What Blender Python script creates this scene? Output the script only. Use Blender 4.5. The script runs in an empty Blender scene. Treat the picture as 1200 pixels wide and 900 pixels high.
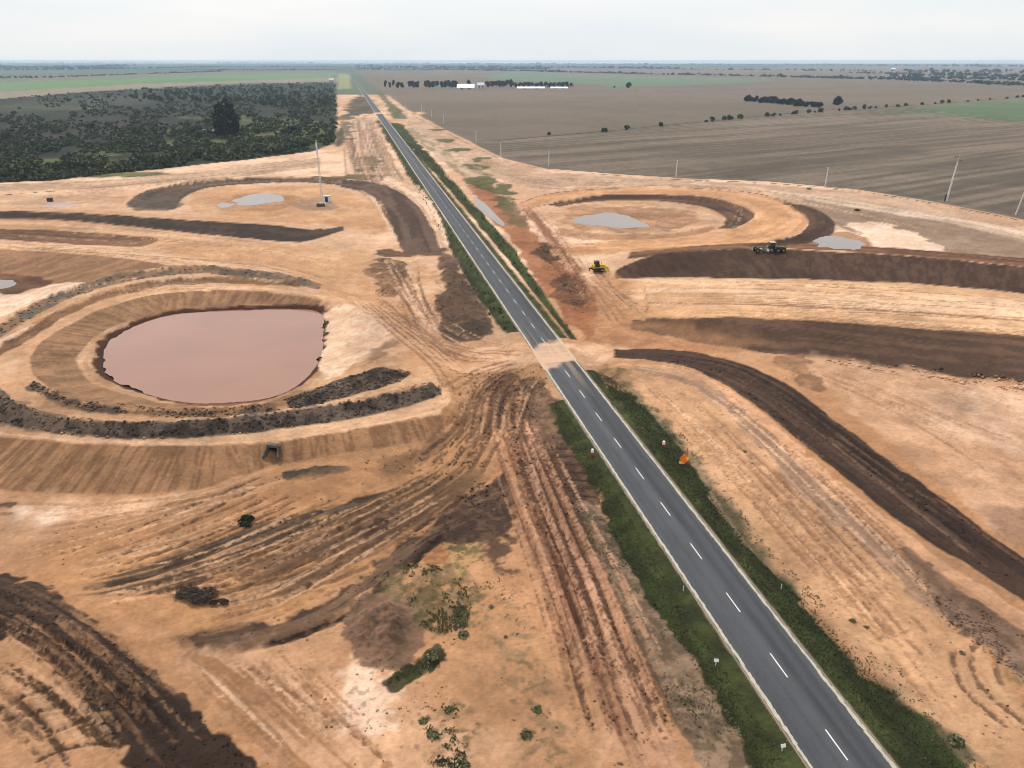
import bpy, bmesh, math, random
import numpy as np
from mathutils import Vector, Matrix, Euler

random.seed(11)
rng = np.random.default_rng(11)
scene = bpy.context.scene
COL = scene.collection

# ------------------------------------------------------------------ camera model
CAMH = 60.0
FPX = 857.0
PITCH = math.atan(379.0 / FPX)
CP, SP = math.cos(PITCH), math.sin(PITCH)
DOME = 1.0e-9

def base_z(x, y):
    return -250.0 * np.tanh(DOME * np.asarray(x, float) ** 2 / 250.0)

def unbend(px, py):
    """the photograph's lens bows the far horizon down at both sides; take that out"""
    return py - 12.0 * ((px - 600) / 600.0) ** 2 * np.clip((150.0 - py) / 65.0, 0, 1) ** 0.8

def G(px, py, z=0.0):
    """where the sight line of a photograph point meets the land (plus z)"""
    px = np.asarray(px, float); py = unbend(px, np.asarray(py, float))
    dx = (px - 600) / FPX; dy = -(py - 450) / FPX
    Y = CP + dy * SP; Z = np.minimum(-SP + dy * CP, -0.0035)
    b = 0.0
    for _ in range(12):
        t = (CAMH - (b + z)) / -Z
        b = 0.5 * b + 0.5 * base_z(dx * t, Y * t) if _ > 1 else base_z(dx * t, Y * t)
    return np.stack([dx * t, Y * t], -1)

# ------------------------------------------------------------------ noise
def _hash(ix, iy, seed):
    h = (ix.astype(np.int64) * 374761393 + iy.astype(np.int64) * 668265263 + seed * 1442695041) & 0x7FFFFFFF
    h = ((h ^ (h >> 13)) * 1274126177) & 0x7FFFFFFF
    h = (h ^ (h >> 16)) & 0xFFFF
    return h.astype(np.float32) / 32767.5 - 1.0

def vnoise(x, y, seed=0):
    x = np.asarray(x, np.float64); y = np.asarray(y, np.float64)
    ix = np.floor(x); iy = np.floor(y)
    fx = x - ix; fy = y - iy
    fx = fx * fx * (3 - 2 * fx); fy = fy * fy * (3 - 2 * fy)
    a = _hash(ix, iy, seed); b = _hash(ix + 1, iy, seed)
    c = _hash(ix, iy + 1, seed); d = _hash(ix + 1, iy + 1, seed)
    return (a + (b - a) * fx) * (1 - fy) + (c + (d - c) * fx) * fy

def fbm(x, y, seed=0, octs=4, gain=0.55):
    s = 0; amp = 1.0; tot = 0
    for i in range(octs):
        s = s + amp * vnoise(x * 2.03 ** i + 13.7 * i, y * 2.03 ** i - 7.1 * i, seed + i * 17)
        tot += amp; amp *= gain
    return s / tot * 1.35

def sstep(a, b, x):
    t = np.clip((x - a) / (b - a + 1e-12), 0, 1)
    return t * t * (3 - 2 * t)

# ------------------------------------------------------------------ outlines
def smooth(pts, closed=False, n=5):
    p = np.asarray(pts, float)
    N = len(p)
    if N < 3:
        return p
    out = []
    rngi = range(N) if closed else range(N - 1)
    for i in rngi:
        if closed:
            p0, p1, p2, p3 = p[(i - 1) % N], p[i], p[(i + 1) % N], p[(i + 2) % N]
        else:
            p0, p1, p2, p3 = p[max(i - 1, 0)], p[i], p[i + 1], p[min(i + 2, N - 1)]
        for k in range(n):
            t = k / n
            out.append(0.5 * ((2 * p1) + (-p0 + p2) * t + (2 * p0 - 5 * p1 + 4 * p2 - p3) * t * t + (-p0 + 3 * p1 - 3 * p2 + p3) * t ** 3))
    if not closed:
        out.append(p[-1])
    return np.array(out)

def resample(p, n):
    d = np.r_[0, np.cumsum(np.linalg.norm(np.diff(p, axis=0), axis=1))]
    q = np.linspace(0, d[-1], n)
    return np.stack([np.interp(q, d, p[:, k]) for k in range(p.shape[1])], -1)

def seg_info(x, y, path):
    """distance, signed side, arclength to an open path"""
    best = np.full(x.shape, 1e18); side = np.zeros(x.shape); arc = np.zeros(x.shape); idx = np.zeros(x.shape)
    L = 0.0
    for i in range(len(path) - 1):
        ax, ay = path[i]; bx, by = path[i + 1]
        ex, ey = bx - ax, by - ay
        l2 = ex * ex + ey * ey + 1e-12
        t = np.clip(((x - ax) * ex + (y - ay) * ey) / l2, 0, 1)
        qx = x - (ax + t * ex); qy = y - (ay + t * ey)
        d2 = qx * qx + qy * qy
        m = d2 < best
        best = np.where(m, d2, best)
        sg = np.sign(ex * (y - ay) - ey * (x - ax))
        side = np.where(m, sg, side)
        l = math.sqrt(l2)
        arc = np.where(m, L + t * l, arc)
        idx = np.where(m, i + t, idx)
        L += l
    return np.sqrt(best), side, arc, idx

def sdpoly(x, y, poly):
    """signed distance, positive inside"""
    best = np.full(x.shape, 1e18); ins = np.zeros(x.shape, bool)
    N = len(poly)
    for i in range(N):
        ax, ay = poly[i]; bx, by = poly[(i + 1) % N]
        ex, ey = bx - ax, by - ay
        l2 = ex * ex + ey * ey + 1e-12
        t = np.clip(((x - ax) * ex + (y - ay) * ey) / l2, 0, 1)
        qx = x - (ax + t * ex); qy = y - (ay + t * ey)
        best = np.minimum(best, qx * qx + qy * qy)
        c = ((ay > y) != (by > y)) & (x < (bx - ax) * (y - ay) / (by - ay + 1e-12) + ax)
        ins ^= c
    d = np.sqrt(best)
    return np.where(ins, d, -d)

# ------------------------------------------------------------------ the ground sheet
NC, NR = 1120, 860
tcol = np.linspace(-1.34, 1.34, NC)
vv = np.linspace(0.66, -SP / CP + 0.0034, NR - 60)
Yf = CAMH * (CP - vv * SP) / (SP + vv * CP)
Yf = Yf[Yf < 17000]
Yrows = np.r_[np.linspace(-260, Yf[0] - 1.5, 40), Yf, np.linspace(Yf[-1] * 1.04, 17500, 8)]
NR = len(Yrows)
def wfan(Y):
    return 0.5 * (Y + np.sqrt(Y * Y + 60.0 ** 2))
Wrows = wfan(Yrows)
X = (Wrows[:, None] * tcol[None, :]).ravel()
Y = np.repeat(Yrows, NC)
DIST = np.sqrt(X * X + Y * Y + CAMH ** 2)
Z = np.zeros_like(X)

def sel(poly, margin):
    lo = poly.min(0) - margin; hi = poly.max(0) + margin
    return np.nonzero((X > lo[0]) & (X < hi[0]) & (Y > lo[1]) & (Y < hi[1]))[0]

# road centre line
RB = G(1000, 900, 0.6)
RV = np.array([math.sin(math.atan(-(600 - 399) / (FPX / CP))), math.cos(math.atan(-(600 - 399) / (FPX / CP)))])
RN = np.array([RV[1], -RV[0]])            # to the right of the road
def road_coords(x, y):
    ax = x - RB[0]; ay = y - RB[1]
    return ax * RV[0] + ay * RV[1], ax * RN[0] + ay * RN[1]
ROADW = 7.9

# ---------------- relief
def emb(upper, lower, zu, zl, back, crest=0.0, er=0.25):
    """a bank: face between its upper edge (height zu) and its toe (zl); behind the crest it runs out over `back` metres"""
    global Z
    U = resample(G(*smooth(upper).T, zu), 40); L = resample(G(*smooth(lower).T, zl), 40)
    poly = np.r_[U, L[::-1]]
    ii = sel(poly, back + crest + 5)
    x, y = X[ii], Y[ii]
    dU, sU, aU, iU = seg_info(x, y, U); dL, sL, aL, iL = seg_info(x, y, L)
    ins = sdpoly(x, y, poly) > 0
    f = dL / (dL + dU + 1e-9)
    h = zl + (zu - zl) * f
    endf = sstep(0, 6, np.minimum(iU, 39 - iU))
    h = h + er * np.sin(math.pi * np.clip(f, 0, 1)) * fbm(aU * 0.55, f * 1.5, 5, 3)
    beh = dU < dL
    hb = zu * sstep(back + crest, crest, dU)
    hh = np.where(ins, h, np.where(beh, hb, 0)) * endf
    Z[ii] = np.where(np.abs(hh) > np.abs(Z[ii]), hh, Z[ii]) if zu > 0 else np.minimum(Z[ii], hh)

def ridge(path, h, w, lump=0.5, lf=0.4, zb=0.0, seed=3):
    global Z
    P = G(*smooth(path).T, zb)
    ii = sel(P, w * 2)
    x, y = X[ii], Y[ii]
    d, s, a, i = seg_info(x, y, P)
    prof = np.exp(-(d / w) ** 2 * 1.6)
    n = 1 + lump * fbm(x * lf, y * lf, seed, 4)
    e = np.clip(np.minimum(i, len(P) - 1 - i) / 2.0, 0, 1)
    Z[ii] += h * prof * n * e

def mound(cx, cy, rx, ry, h, lump=0.35, seed=9):
    c = G(cx, cy); ex = np.linalg.norm(G(cx + rx, cy) - c); ey = np.linalg.norm(G(cx, cy - ry) - c)
    ii = np.nonzero((np.abs(X - c[0]) < ex * 1.6) & (np.abs(Y - c[1]) < ey * 1.6))[0]
    r = np.hypot((X[ii] - c[0]) / ex, (Y[ii] - c[1]) / ey)
    r = r * (1 + 0.25 * fbm(X[ii] * 0.25, Y[ii] * 0.25, seed, 3))
    Z[ii] += h * sstep(1.0, 0.15, r) * (1 + lump * fbm(X[ii] * 0.8, Y[ii] * 0.8, seed + 4, 4))

# left roundabout loop: raised platform with the pond pit inside
ZP = 2.6
plat = [(-140, 500), (-60, 503), (0, 509), (60, 515), (140, 519), (250, 520), (350, 512), (430, 498), (516, 480), (524, 455), (470, 395), (385, 342), (330, 322), (235, 313), (140, 322), (50, 352), (-40, 390), (-120, 440)]
toe = [(-180, 560), (-60, 572), (0, 575), (100, 580), (200, 578), (270, 567), (318, 546), (380, 542), (450, 533), (525, 508), (560, 470), (500, 390), (400, 338), (330, 314), (235, 305), (140, 313), (40, 340), (-60, 375), (-170, 430)]
PT = G(*smooth(plat, True).T, ZP); TT = G(*smooth(toe, True).T, 0.0)
ii = sel(TT, 3)
dp = sdpoly(X[ii], Y[ii], PT); dt = sdpoly(X[ii], Y[ii], TT)
f = np.where(dp > 0, 1.0, np.clip(dt / (dt - np.minimum(dp, -1e-6)), 0, 1))
f = np.where(dt < 0, 0, f)
cx0, cy0 = PT.mean(0)
ang = np.arctan2(Y[ii] - cy0, X[ii] - cx0) * 50
Z[ii] = ZP * f + 0.28 * np.sin(math.pi * f) * fbm(ang * 1.7, f * 1.2, 8, 3)
# pit
ZW = 0.35
rim = [(32, 424), (40, 405), (70, 384), (110, 364), (160, 349), (220, 341), (300, 340), (372, 348), (420, 362), (458, 392), (448, 412), (412, 438), (370, 460), (330, 478), (240, 486), (160, 483), (105, 473), (65, 459), (40, 442)]
wat = [(122, 425), (125, 405), (140, 392), (170, 378), (210, 368), (270, 364), (330, 362), (368, 364), (379, 375), (378, 395), (375, 415), (365, 435), (345, 453), (320, 465), (280, 472), (240, 474), (200, 469), (160, 457), (135, 445), (124, 435)]
RM = G(*smooth(rim, True).T, ZP); WT = G(*smooth(wat, True).T, ZW)
ii = sel(RM, 2)
dr = sdpoly(X[ii], Y[ii], RM); dw = sdpoly(X[ii], Y[ii], WT)
f = np.where(dw > 0, 1.0, np.clip(dr / (dr - np.minimum(dw, -1e-6)), 0, 1))
f = np.where(dr < 0, 0, f)
prof = np.interp(f, [0, 0.08, 0.62, 0.86, 0.97, 1.0], [ZP, ZP - 0.1, 1.35, 1.1, 0.45, 0.1])
cxw, cyw = WT.mean(0)
ang = np.arctan2(Y[ii] - cyw, X[ii] - cxw) * 26
Z[ii] = np.where(dr > 0, prof + 0.22 * np.sin(math.pi * np.clip(f / 0.7, 0, 1)) * fbm(ang * 2.0, f * 1.5, 31, 3), Z[ii])
Z[ii] = np.where(dw > 0, np.minimum(Z[ii], ZW - 0.3 - 0.02 * dw), Z[ii] + 0.0)
# rubble berms around the platform
ridge([(-40, 402), (0, 385), (20, 372), (50, 355), (90, 340), (140, 325), (190, 318), (235, 315), (280, 320), (330, 326), (372, 335)], 1.3, 2.6, 0.35, 0.7, ZP)
ridge([(-30, 425), (0, 405), (30, 388), (80, 361), (130, 342), (190, 330), (250, 326), (300, 328), (345, 333)], 0.9, 1.8, 0.25, 0.7, ZP)
ridge([(-40, 470), (0, 480), (60, 497), (120, 504), (180, 505), (260, 502), (350, 490), (420, 478), (480, 464), (514, 456)], 1.9, 3.0, 0.2, 0.9, ZP)
ridge([(60, 455), (80, 468), (110, 477), (190, 484), (270, 482), (340, 475), (390, 462), (430, 447), (475, 438)], 1.1, 2.0, 0.3, 0.8, ZP)
# right-hand banks
emb([(722, 317), (760, 300), (830, 293), (900, 292), (1000, 296), (1100, 303), (1200, 313), (1330, 328)], [(722, 327), (800, 326), (900, 327), (1000, 330), (1100, 335), (1200, 344), (1330, 358)], 3.4, 0.0, 9, 9)
emb([(738, 374), (850, 372), (950, 376), (1050, 383), (1200, 394), (1330, 404)], [(742, 386), (800, 398), (880, 411), (950, 419), (1000, 426), (1100, 439), (1200, 450), (1330, 466)], 3.2, 0.0, 10, 30)
emb([(0, 293), (80, 297), (150, 304), (215, 313)], [(0, 328), (60, 333), (150, 334), (218, 322)], 1.6, 0.0, 14, 6)
emb([(-120, 243), (0, 247), (100, 250), (200, 257), (300, 263), (370, 268), (402, 265)], [(-120, 253), (0, 257), (60, 258), (150, 265), (250, 276), (330, 283), (362, 283), (402, 271)], 2.4, 0.0, 10, 6)
# far loops: low rings
def ring(path, h, w):
    ridge(path, h, w, 0.12, 0.08, 0.0, 21)
ring([(150, 243), (165, 230), (200, 219), (260, 211), (340, 209), (400, 212), (445, 221), (478, 238), (495, 262)], 1.6, 5)
ring([(890, 285), (940, 279), (962, 265), (950, 250), (915, 241)], 1.6, 4)
ring([(640, 238), (700, 231), (780, 231), (840, 237), (872, 250), (858, 264)], -1.6, 4)
mound(446, 742, 44, 40, 1.5, 0.7); mound(505, 690, 48, 38, 0.9, 0.6, 15)
mound(548, 382, 30, 16, 1.5, 0.5, 16); mound(535, 350, 22, 16, 1.3, 0.5, 19); mound(525, 318, 12, 18, 1.0, 0.5, 29)
mound(460, 325, 22, 16, 0.9, 0.9, 26); mound(660, 345, 18, 12, 0.8, 0.9, 27)
ridge([(455, 803), (475, 785), (500, 772), (518, 764)], 0.9, 1.0, 0.6, 0.9)
ridge([(0, 690), (60, 720), (130, 775), (200, 840), (270, 905)], 0.5, 5.0, 0.9, 0.35)
# dark ramp to the right of the crossing
rampU = [(718, 409), (800, 411), (870, 427), (920, 449), (960, 479), (1020, 525), (1090, 575), (1150, 620), (1200, 655), (1330, 742), (1480, 850)]
rampL = [(720, 419), (790, 426), (830, 441), (880, 471), (930, 511), (990, 561), (1060, 616), (1140, 666), (1200, 705), (1330, 798), (1480, 920)]
# general unevenness of the worked ground
near = np.clip(1 - Y / 900.0, 0, 1)
Z += near * (0.22 * fbm(X * 0.06, Y * 0.06, 41, 4) + 0.07 * fbm(X * 0.45, Y * 0.45, 42, 4))
# the road formation: level crown, grassed ditches
rl, rd = road_coords(X, Y)
ad = np.abs(rd)
rf = sstep(9.0, 4.4, ad)
ditch = -0.45 * np.exp(-((ad - 8.6) / 1.6) ** 2)
crossing = np.exp(-((rl - 74.0) / 7.0) ** 2)
Zr = Z * (1 - sstep(15, 6, ad)) + ditch * (1 - np.clip(crossing * 1.3, 0, 1)) * np.clip(1.3 - Y / 1500, 0, 1)
Z = Zr * (1 - rf) + 0.55 * rf + 0.25 * sstep(11, 4, ad) * (1 - rf)
Z = Z + base_z(X, Y)

def zat(x, y):
    x = np.asarray(x, float); y = np.asarray(y, float)
    r = np.clip(np.interp(y, Yrows, np.arange(NR)), 0, NR - 1.001)
    c = np.clip((x / wfan(y) - tcol[0]) / (tcol[1] - tcol[0]), 0, NC - 1.001)
    r0 = r.astype(int); c0 = c.astype(int); fr = r - r0; fc = c - c0
    Zg = Z.reshape(NR, NC)
    return (Zg[r0, c0] * (1 - fc) + Zg[r0, c0 + 1] * fc) * (1 - fr) + (Zg[r0 + 1, c0] * (1 - fc) + Zg[r0 + 1, c0 + 1] * fc) * fr

def T(px, py):
    """where a photograph point lands on the finished relief"""
    px = np.atleast_1d(np.asarray(px, float)); py = np.atleast_1d(np.asarray(py, float))
    g0 = G(px, py)[:, 1]
    py = unbend(px, py)
    dx = (px - 600) / FPX; dy = -(py - 450) / FPX
    Yd = CP + dy * SP; Zd = np.minimum(-SP + dy * CP, -0.0035)
    dx = dx / Yd; Zd = Zd / Yd
    k = np.linspace(0.72, 1.25, 260)
    yy = g0[:, None] * k[None, :]
    xx = dx[:, None] * yy
    below = (CAMH + Zd[:, None] * yy) <= zat(xx, yy)
    j = np.argmax(below, 1); j = np.where(below.any(1), j, 259)
    ysol = yy[np.arange(len(px)), j]
    return np.stack([dx * ysol, ysol], -1)

def spot(px, py):
    p = T(px, py)[0]
    return Vector((p[0], p[1], float(zat(p[0], p[1]))))

# ------------------------------------------------------------------ soils
def lin(c):
    c = np.asarray(c, float) / 255
    return np.where(c <= 0.04045, c / 12.92, ((c + 0.055) / 1.055) ** 2.4)
ILL = 1.42
def A(r, g, b):
    c = lin((r, g, b)) / ILL
    return np.clip(c + (c.mean() - c) * 0.01, 0, 0.75)

SAND = A(189, 141, 102); PALE = A(226, 189, 158); WHITE = A(232, 202, 178); ORANGE = A(178, 128, 88)
CLAY = A(178, 124, 86); RUST = A(160, 104, 74); BROWN = A(146, 108, 80); UMBER = A(116, 86, 66)
DARK = A(90, 68, 55); BLACK = A(66, 51, 43); GREYSOIL = A(118, 103, 90); RUBBLE = A(98, 87, 78)
DUN = A(160, 134, 112); FIELD = A(127, 112, 97); FIELD2 = A(119, 107, 91); FGREEN = A(104, 120, 88); FGREEN2 = A(110, 135, 100)
SCRUB = A(46, 46, 38); SCRUBG = A(58, 62, 42); GRASSD = A(60, 64, 37); GRASS = A(84, 90, 50); DRYGRASS = A(124, 104, 80)
FARBLUE = A(84, 98, 92)

n_big = fbm(X * 0.012, Y * 0.012, 51, 4); n_mid = fbm(X * 0.07, Y * 0.07, 52, 4); n_sm = fbm(X * 0.6, Y * 0.6, 53, 3)
C = np.tile(SAND, (len(X), 1)) + np.clip((Y - 110) / 90, 0, 1)[:, None] * (A(210, 167, 132) - SAND)
VEG = np.zeros(len(X))

def put(ii, m, col):
    C[ii] = C[ii] * (1 - m[:, None]) + np.asarray(col) * m[:, None]

m = sstep(-0.1, 0.6, n_big + 0.6 * n_mid) * (0.5 + 0.35 * np.clip((Y - 90) / 80, 0, 1))
put(np.arange(len(X)), m, PALE)
m = sstep(0.1, 0.8, -n_big + 0.6 * n_mid) * 0.6
put(np.arange(len(X)), m, ORANGE)

def area(pts, col, op=1.0, col2=None, e=0.6, n=1.0, f2=0.25, veg=0.0, sm=True, seed=0, patchy=0.0, closed_px=True):
    """a patch of one soil, its edge frayed"""
    if np.ndim(op): op, col2 = 1.0, op
    p = smooth(pts, True) if sm else np.asarray(pts, float)
    P = T(p[:, 0], p[:, 1])
    cd = np.linalg.norm(P.mean(0))
    ii = sel(P, 0.04 * cd)
    if len(ii) == 0:
        return
    x, y = X[ii], Y[ii]
    d = sdpoly(x, y, P)
    dd = DIST[ii]
    fr = fbm(x * 34 / cd, y * 34 / cd, 60 + seed, 4)
    m = sstep(-0.004 * e, 0.004 * e, d / dd + 0.008 * n * fr)
    if patchy:
        m = m * sstep(-0.25, 0.35, fbm(x * 60 / cd, y * 60 / cd, 80 + seed, 4) + 1 - 2 * patchy)
    c = np.tile(col, (len(ii), 1))
    if col2 is not None:
        k = sstep(-0.3, 0.3, fbm(x * f2, y * f2, 70 + seed, 6, 0.65))
        c = c * (1 - k[:, None]) + np.asarray(col2) * k[:, None]
    m = m * op
    C[ii] = C[ii] * (1 - m[:, None]) + c * m[:, None]
    VEG[ii] = VEG[ii] * (1 - m) + veg * m

def strip(a, b, col, col2=None, op=1.0, fa=1.2, fl=0.03, e=0.5, n=0.6, seed=0, thr=0.0, soft=0.2, rut=0.0, veg=0.0, fade=0.0, open_=0.0):
    """a worked band between two edges, streaked along its length"""
    U = resample(T(*smooth(a).T), 44); L = resample(T(*smooth(b).T), 44)
    poly = np.r_[U, L[::-1]]
    M = (U + L) / 2
    cd = np.linalg.norm(M.mean(0))
    ii = sel(poly, 0.03 * cd)
    if len(ii) == 0:
        return
    x, y = X[ii], Y[ii]
    d = sdpoly(x, y, poly)
    dd = DIST[ii]
    dm, sg, arc, idx = seg_info(x, y, M)
    ac = dm * sg
    fr = fbm(x * 34 / cd, y * 34 / cd, 90 + seed, 3)
    m = sstep(-0.003 * e, 0.003 * e, d / dd + 0.006 * n * fr)
    st = fbm(ac * fa + 0.6 * fbm(arc * 0.02, ac * 0.05, 3, 2), arc * fl, 100 + seed, 4)
    c = np.tile(col, (len(ii), 1))
    if col2 is not None:
        k = sstep(thr - soft, thr + soft, st + 0.25 * fbm(x * 0.3, y * 0.3, 120 + seed, 3))
        c = c * (1 - k[:, None]) + np.asarray(col2) * k[:, None]
    m = m * op
    if open_:
        m = m * sstep(-open_, open_, st + 0.3 * fr)
    if fade:
        m = m * np.clip(np.minimum(idx, 43 - idx) / (43 * fade), 0, 1)
    C[ii] = C[ii] * (1 - m[:, None]) + c * m[:, None]
    VEG[ii] = VEG[ii] * (1 - m) + veg * m
    if rut:
        Z[ii] += rut * m * st

def flow(a, b, n, w=(0.25, 0.5), cols=None, op=(0.3, 0.8), rut=-0.1, seed=0, span=(0.35, 0.9), twin=0.4):
    """n separate wheel marks running between two guide lines"""
    r = random.Random(900 + seed)
    U = resample(smooth(a), 30); L_ = resample(smooth(b), 30)
    for k in range(n):
        s0 = r.random(); s1 = min(1.05, max(-0.05, s0 + r.uniform(-0.22, 0.22)))
        ln = r.uniform(*span); t0 = r.uniform(0, 1 - ln); i0 = int(t0 * 29); i1 = max(i0 + 4, int((t0 + ln) * 29))
        q = np.linspace(s0, s1, 30)[:, None]
        p = (U * (1 - q) + L_ * q)[i0:i1 + 1:3]
        if len(p) < 3: continue
        track([tuple(v) for v in p], r.uniform(*w), r.choice(cols), r.uniform(*op), rut * r.uniform(0.4, 1.2), 0.2, 1.9 if r.random() < twin else 0.0, 0.8, seed=seed * 50 + k)

def track(pts, w, col, op=0.8, rut=-0.12, fade=0.12, twin=0.0, rag=0.5, seed=0):
    """wheel marks, width in metres; twin = gauge of a pair"""
    P = T(*smooth(pts).T)
    if len(P) > 3:
        P = resample(P, min(60, len(P) * 2))
    ii = sel(P, 3 * w + twin)
    if len(ii) == 0:
        return
    x, y = X[ii], Y[ii]
    d, sg, arc, idx = seg_info(x, y, P)
    ww = np.maximum(w, 0.0011 * DIST[ii])
    if twin:
        d = np.abs(d - twin / 2)
    r = fbm(x * 0.9 / max(w, .4), y * 0.9 / max(w, .4), 140 + seed, 3)
    br = fbm(arc * 0.12, arc * 0 + seed * 3.3, 150 + seed, 3)
    m = np.exp(-(d / ww) ** 2 * 1.4) * np.clip(1 - rag * (0.5 - 0.7 * r - 0.6 * br), 0, 1)
    e = np.clip(np.minimum(idx, len(P) - 1 - idx) / (len(P) * fade + 1e-6), 0, 1)
    m = m * e
    m2 = sstep(0.18, 0.62, m * (1 + 0.5 * r)) * (0.75 + 0.25 * e)
    mc = np.clip(np.where(Y[ii] < 420, m2, m) * op * np.minimum(1, w / (0.0011 * DIST[ii])) ** 0.5, 0, 1)
    C[ii] = C[ii] * (1 - mc[:, None]) + np.asarray(col) * mc[:, None]
    Z[ii] += rut * m
    if rut < 0:
        Z[ii] += -0.5 * rut * np.exp(-((d - 1.5 * ww) / ww) ** 2 * 2) * e

# ---- far country
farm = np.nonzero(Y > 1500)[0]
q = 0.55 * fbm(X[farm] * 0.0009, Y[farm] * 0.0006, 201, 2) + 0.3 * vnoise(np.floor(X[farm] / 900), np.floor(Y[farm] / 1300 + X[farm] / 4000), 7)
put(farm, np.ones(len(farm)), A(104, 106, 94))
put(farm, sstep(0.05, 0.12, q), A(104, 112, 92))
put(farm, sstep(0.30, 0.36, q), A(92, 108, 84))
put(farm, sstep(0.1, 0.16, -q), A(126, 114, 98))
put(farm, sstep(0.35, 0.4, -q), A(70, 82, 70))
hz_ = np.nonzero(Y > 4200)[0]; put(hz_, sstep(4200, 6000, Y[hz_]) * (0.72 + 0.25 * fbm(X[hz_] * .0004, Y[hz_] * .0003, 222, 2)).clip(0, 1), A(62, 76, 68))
# left country
area([(-200, 128), (0, 122), (110, 112), (260, 101), (392, 97), (396, 92), (300, 92), (180, 98), (0, 108), (-200, 122)], A(148, 134, 112), sm=False)
area([(-200, 116), (0, 105), (140, 97), (260, 91), (392, 87), (392, 92), (300, 96.5), (150, 104), (0, 115), (-200, 126)], A(100, 132, 84), A(112, 138, 92), f2=0.003, sm=False, n=0.3)
area([(-200, 109), (0, 101), (140, 93), (260, 88), (392, 84), (392, 87), (260, 91), (140, 97), (0, 105)], A(126, 112, 98), sm=False, n=0.3)
# scrub wood
WOOD = [(-260, 232), (-100, 220), (0, 214), (60, 212), (110, 206), (190, 198), (300, 186), (365, 178), (392, 166), (396, 140), (393, 98), (300, 101), (180, 108), (100, 113), (0, 122), (-200, 130)]
area(WOOD, SCRUB, 1, SCRUBG, f2=0.03, sm=False, n=0.4, veg=1)
for cx, cy, rx, ry, s in [(250, 168, 60, 4, 21), (340, 172, 40, 5, 22), (100, 188, 50, 4, 23), (30, 192, 40, 4, 24), (290, 140, 80, 3, 25), (60, 130, 60, 3, 26), (370, 150, 20, 8, 27), (60, 200, 90, 6, 1), (150, 205, 80, 3, 2), (130, 178, 40, 5, 3), (190, 152, 26, 3, 4), (190, 168, 22, 3, 5), (330, 160, 60, 8, 6), (300, 148, 50, 5, 7), (230, 175, 40, 4, 8), (370, 165, 25, 10, 9)]:
    area([(cx - rx, cy), (cx, cy - ry), (cx + rx, cy), (cx, cy + ry)], A(108, 112, 62), 0.9, A(80, 86, 50), f2=0.05, seed=s, n=2, e=2, veg=1)
area([(0, 150), (60, 143), (140, 140), (190, 146), (170, 158), (100, 163), (40, 170), (-40, 176)], A(74, 62, 54), 0.9, A(60, 54, 48), f2=0.04, n=2, e=2, seed=12, veg=.7)
area([(0, 128), (90, 120), (180, 116), (180, 124), (100, 130), (0, 140), (-60, 144)], A(84, 84, 66), 0.7, A(66, 68, 54), f2=0.03, n=2, e=2, seed=13)
area([(395, 172), (402, 140), (412, 118), (424, 112), (434, 118), (440, 132), (420, 136), (412, 150)], A(120, 100, 82), 1, A(90, 84, 62), f2=0.04, n=1, e=1, seed=14)
area([(396, 88), (410, 88), (412, 104), (396, 106)], A(150, 150, 104), sm=False, n=0.2)
# right-hand fields
FARF = [(430, 96), (452, 108), (480, 129), (530, 156), (552, 166), (587, 164), (700, 154), (830, 142), (960, 130.5), (1100, 125), (1200, 119.5), (1420, 112), (1420, 108), (1200, 107), (1050, 100), (900, 96), (760, 92), (600, 85), (420, 85)]
area([(430, 96), (480, 129), (590, 186), (640, 198), (720, 204), (800, 209), (900, 213), (1000, 222), (1100, 238), (1200, 258), (1420, 322), (1420, 90), (420, 84)], FIELD, 1, FIELD2, f2=0.006, sm=False, n=0.3)
area(FARF, FIELD, 1, FIELD2, f2=0.006, sm=False, n=0.3)
area([(600, 84), (760, 90), (900, 95), (905, 98), (800, 101), (720, 102), (672, 97), (600, 94), (560, 90)], A(108, 128, 98), 1, A(116, 130, 104), f2=0.004, sm=False, n=0.5, e=2)
area([(552, 167), (587, 165), (700, 155), (830, 143), (960, 131.5), (1060, 127), (1200, 143), (1420, 160), (1420, 320), (1200, 257), (1100, 237), (1000, 221), (900, 212), (800, 208), (720, 203), (640, 196), (590, 185)], A(131, 114, 98), 1, A(120, 107, 90), f2=0.012, sm=False, n=0.3)
area([(1020, 133), (1100, 127), (1200, 121), (1420, 113), (1420, 160), (1200, 144), (1110, 138)], A(98, 116, 82), 1, A(112, 122, 90), f2=0.008, sm=False, n=0.5, e=3)
# (stubble fields)
# stubble rows, drifting with the contour of the field
fpoly = T(*np.array([(560, 167), (700, 155), (960, 131.5), (1060, 127), (1200, 143), (1420, 160), (1420, 320), (1200, 257), (1100, 237), (1000, 221), (900, 212), (800, 208), (720, 203), (640, 196), (590, 185)], float).T)
ii = sel(fpoly, 5); dpf = sdpoly(X[ii], Y[ii], fpoly)
pa, pb = G(1000, 236), G(1200, 204); dv = (pb - pa) / np.linalg.norm(pb - pa)
ux = -X[ii] * dv[1] + Y[ii] * dv[0] + 9 * fbm(X[ii] * 0.006, Y[ii] * 0.006, 5, 2); al = X[ii] * dv[0] + Y[ii] * dv[1]
w = fbm(ux * 0.10, al * 0.006, 210, 3) + 0.5 * np.sin(ux * 0.55) * (0.6 + 0.6 * fbm(al * .01, ux * .02, 219, 2)) + 0.4 * fbm(ux * 0.02, al * 0.004, 214, 2)
mm = sstep(0, 4, dpf)
put(ii, mm * sstep(0.0, 0.6, w) * 0.6, A(100, 89, 76)); put(ii, mm * sstep(0.0, 0.6, -w) * 0.45, A(150, 133, 115))
Z[ii] += mm * 0.12 * w
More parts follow.
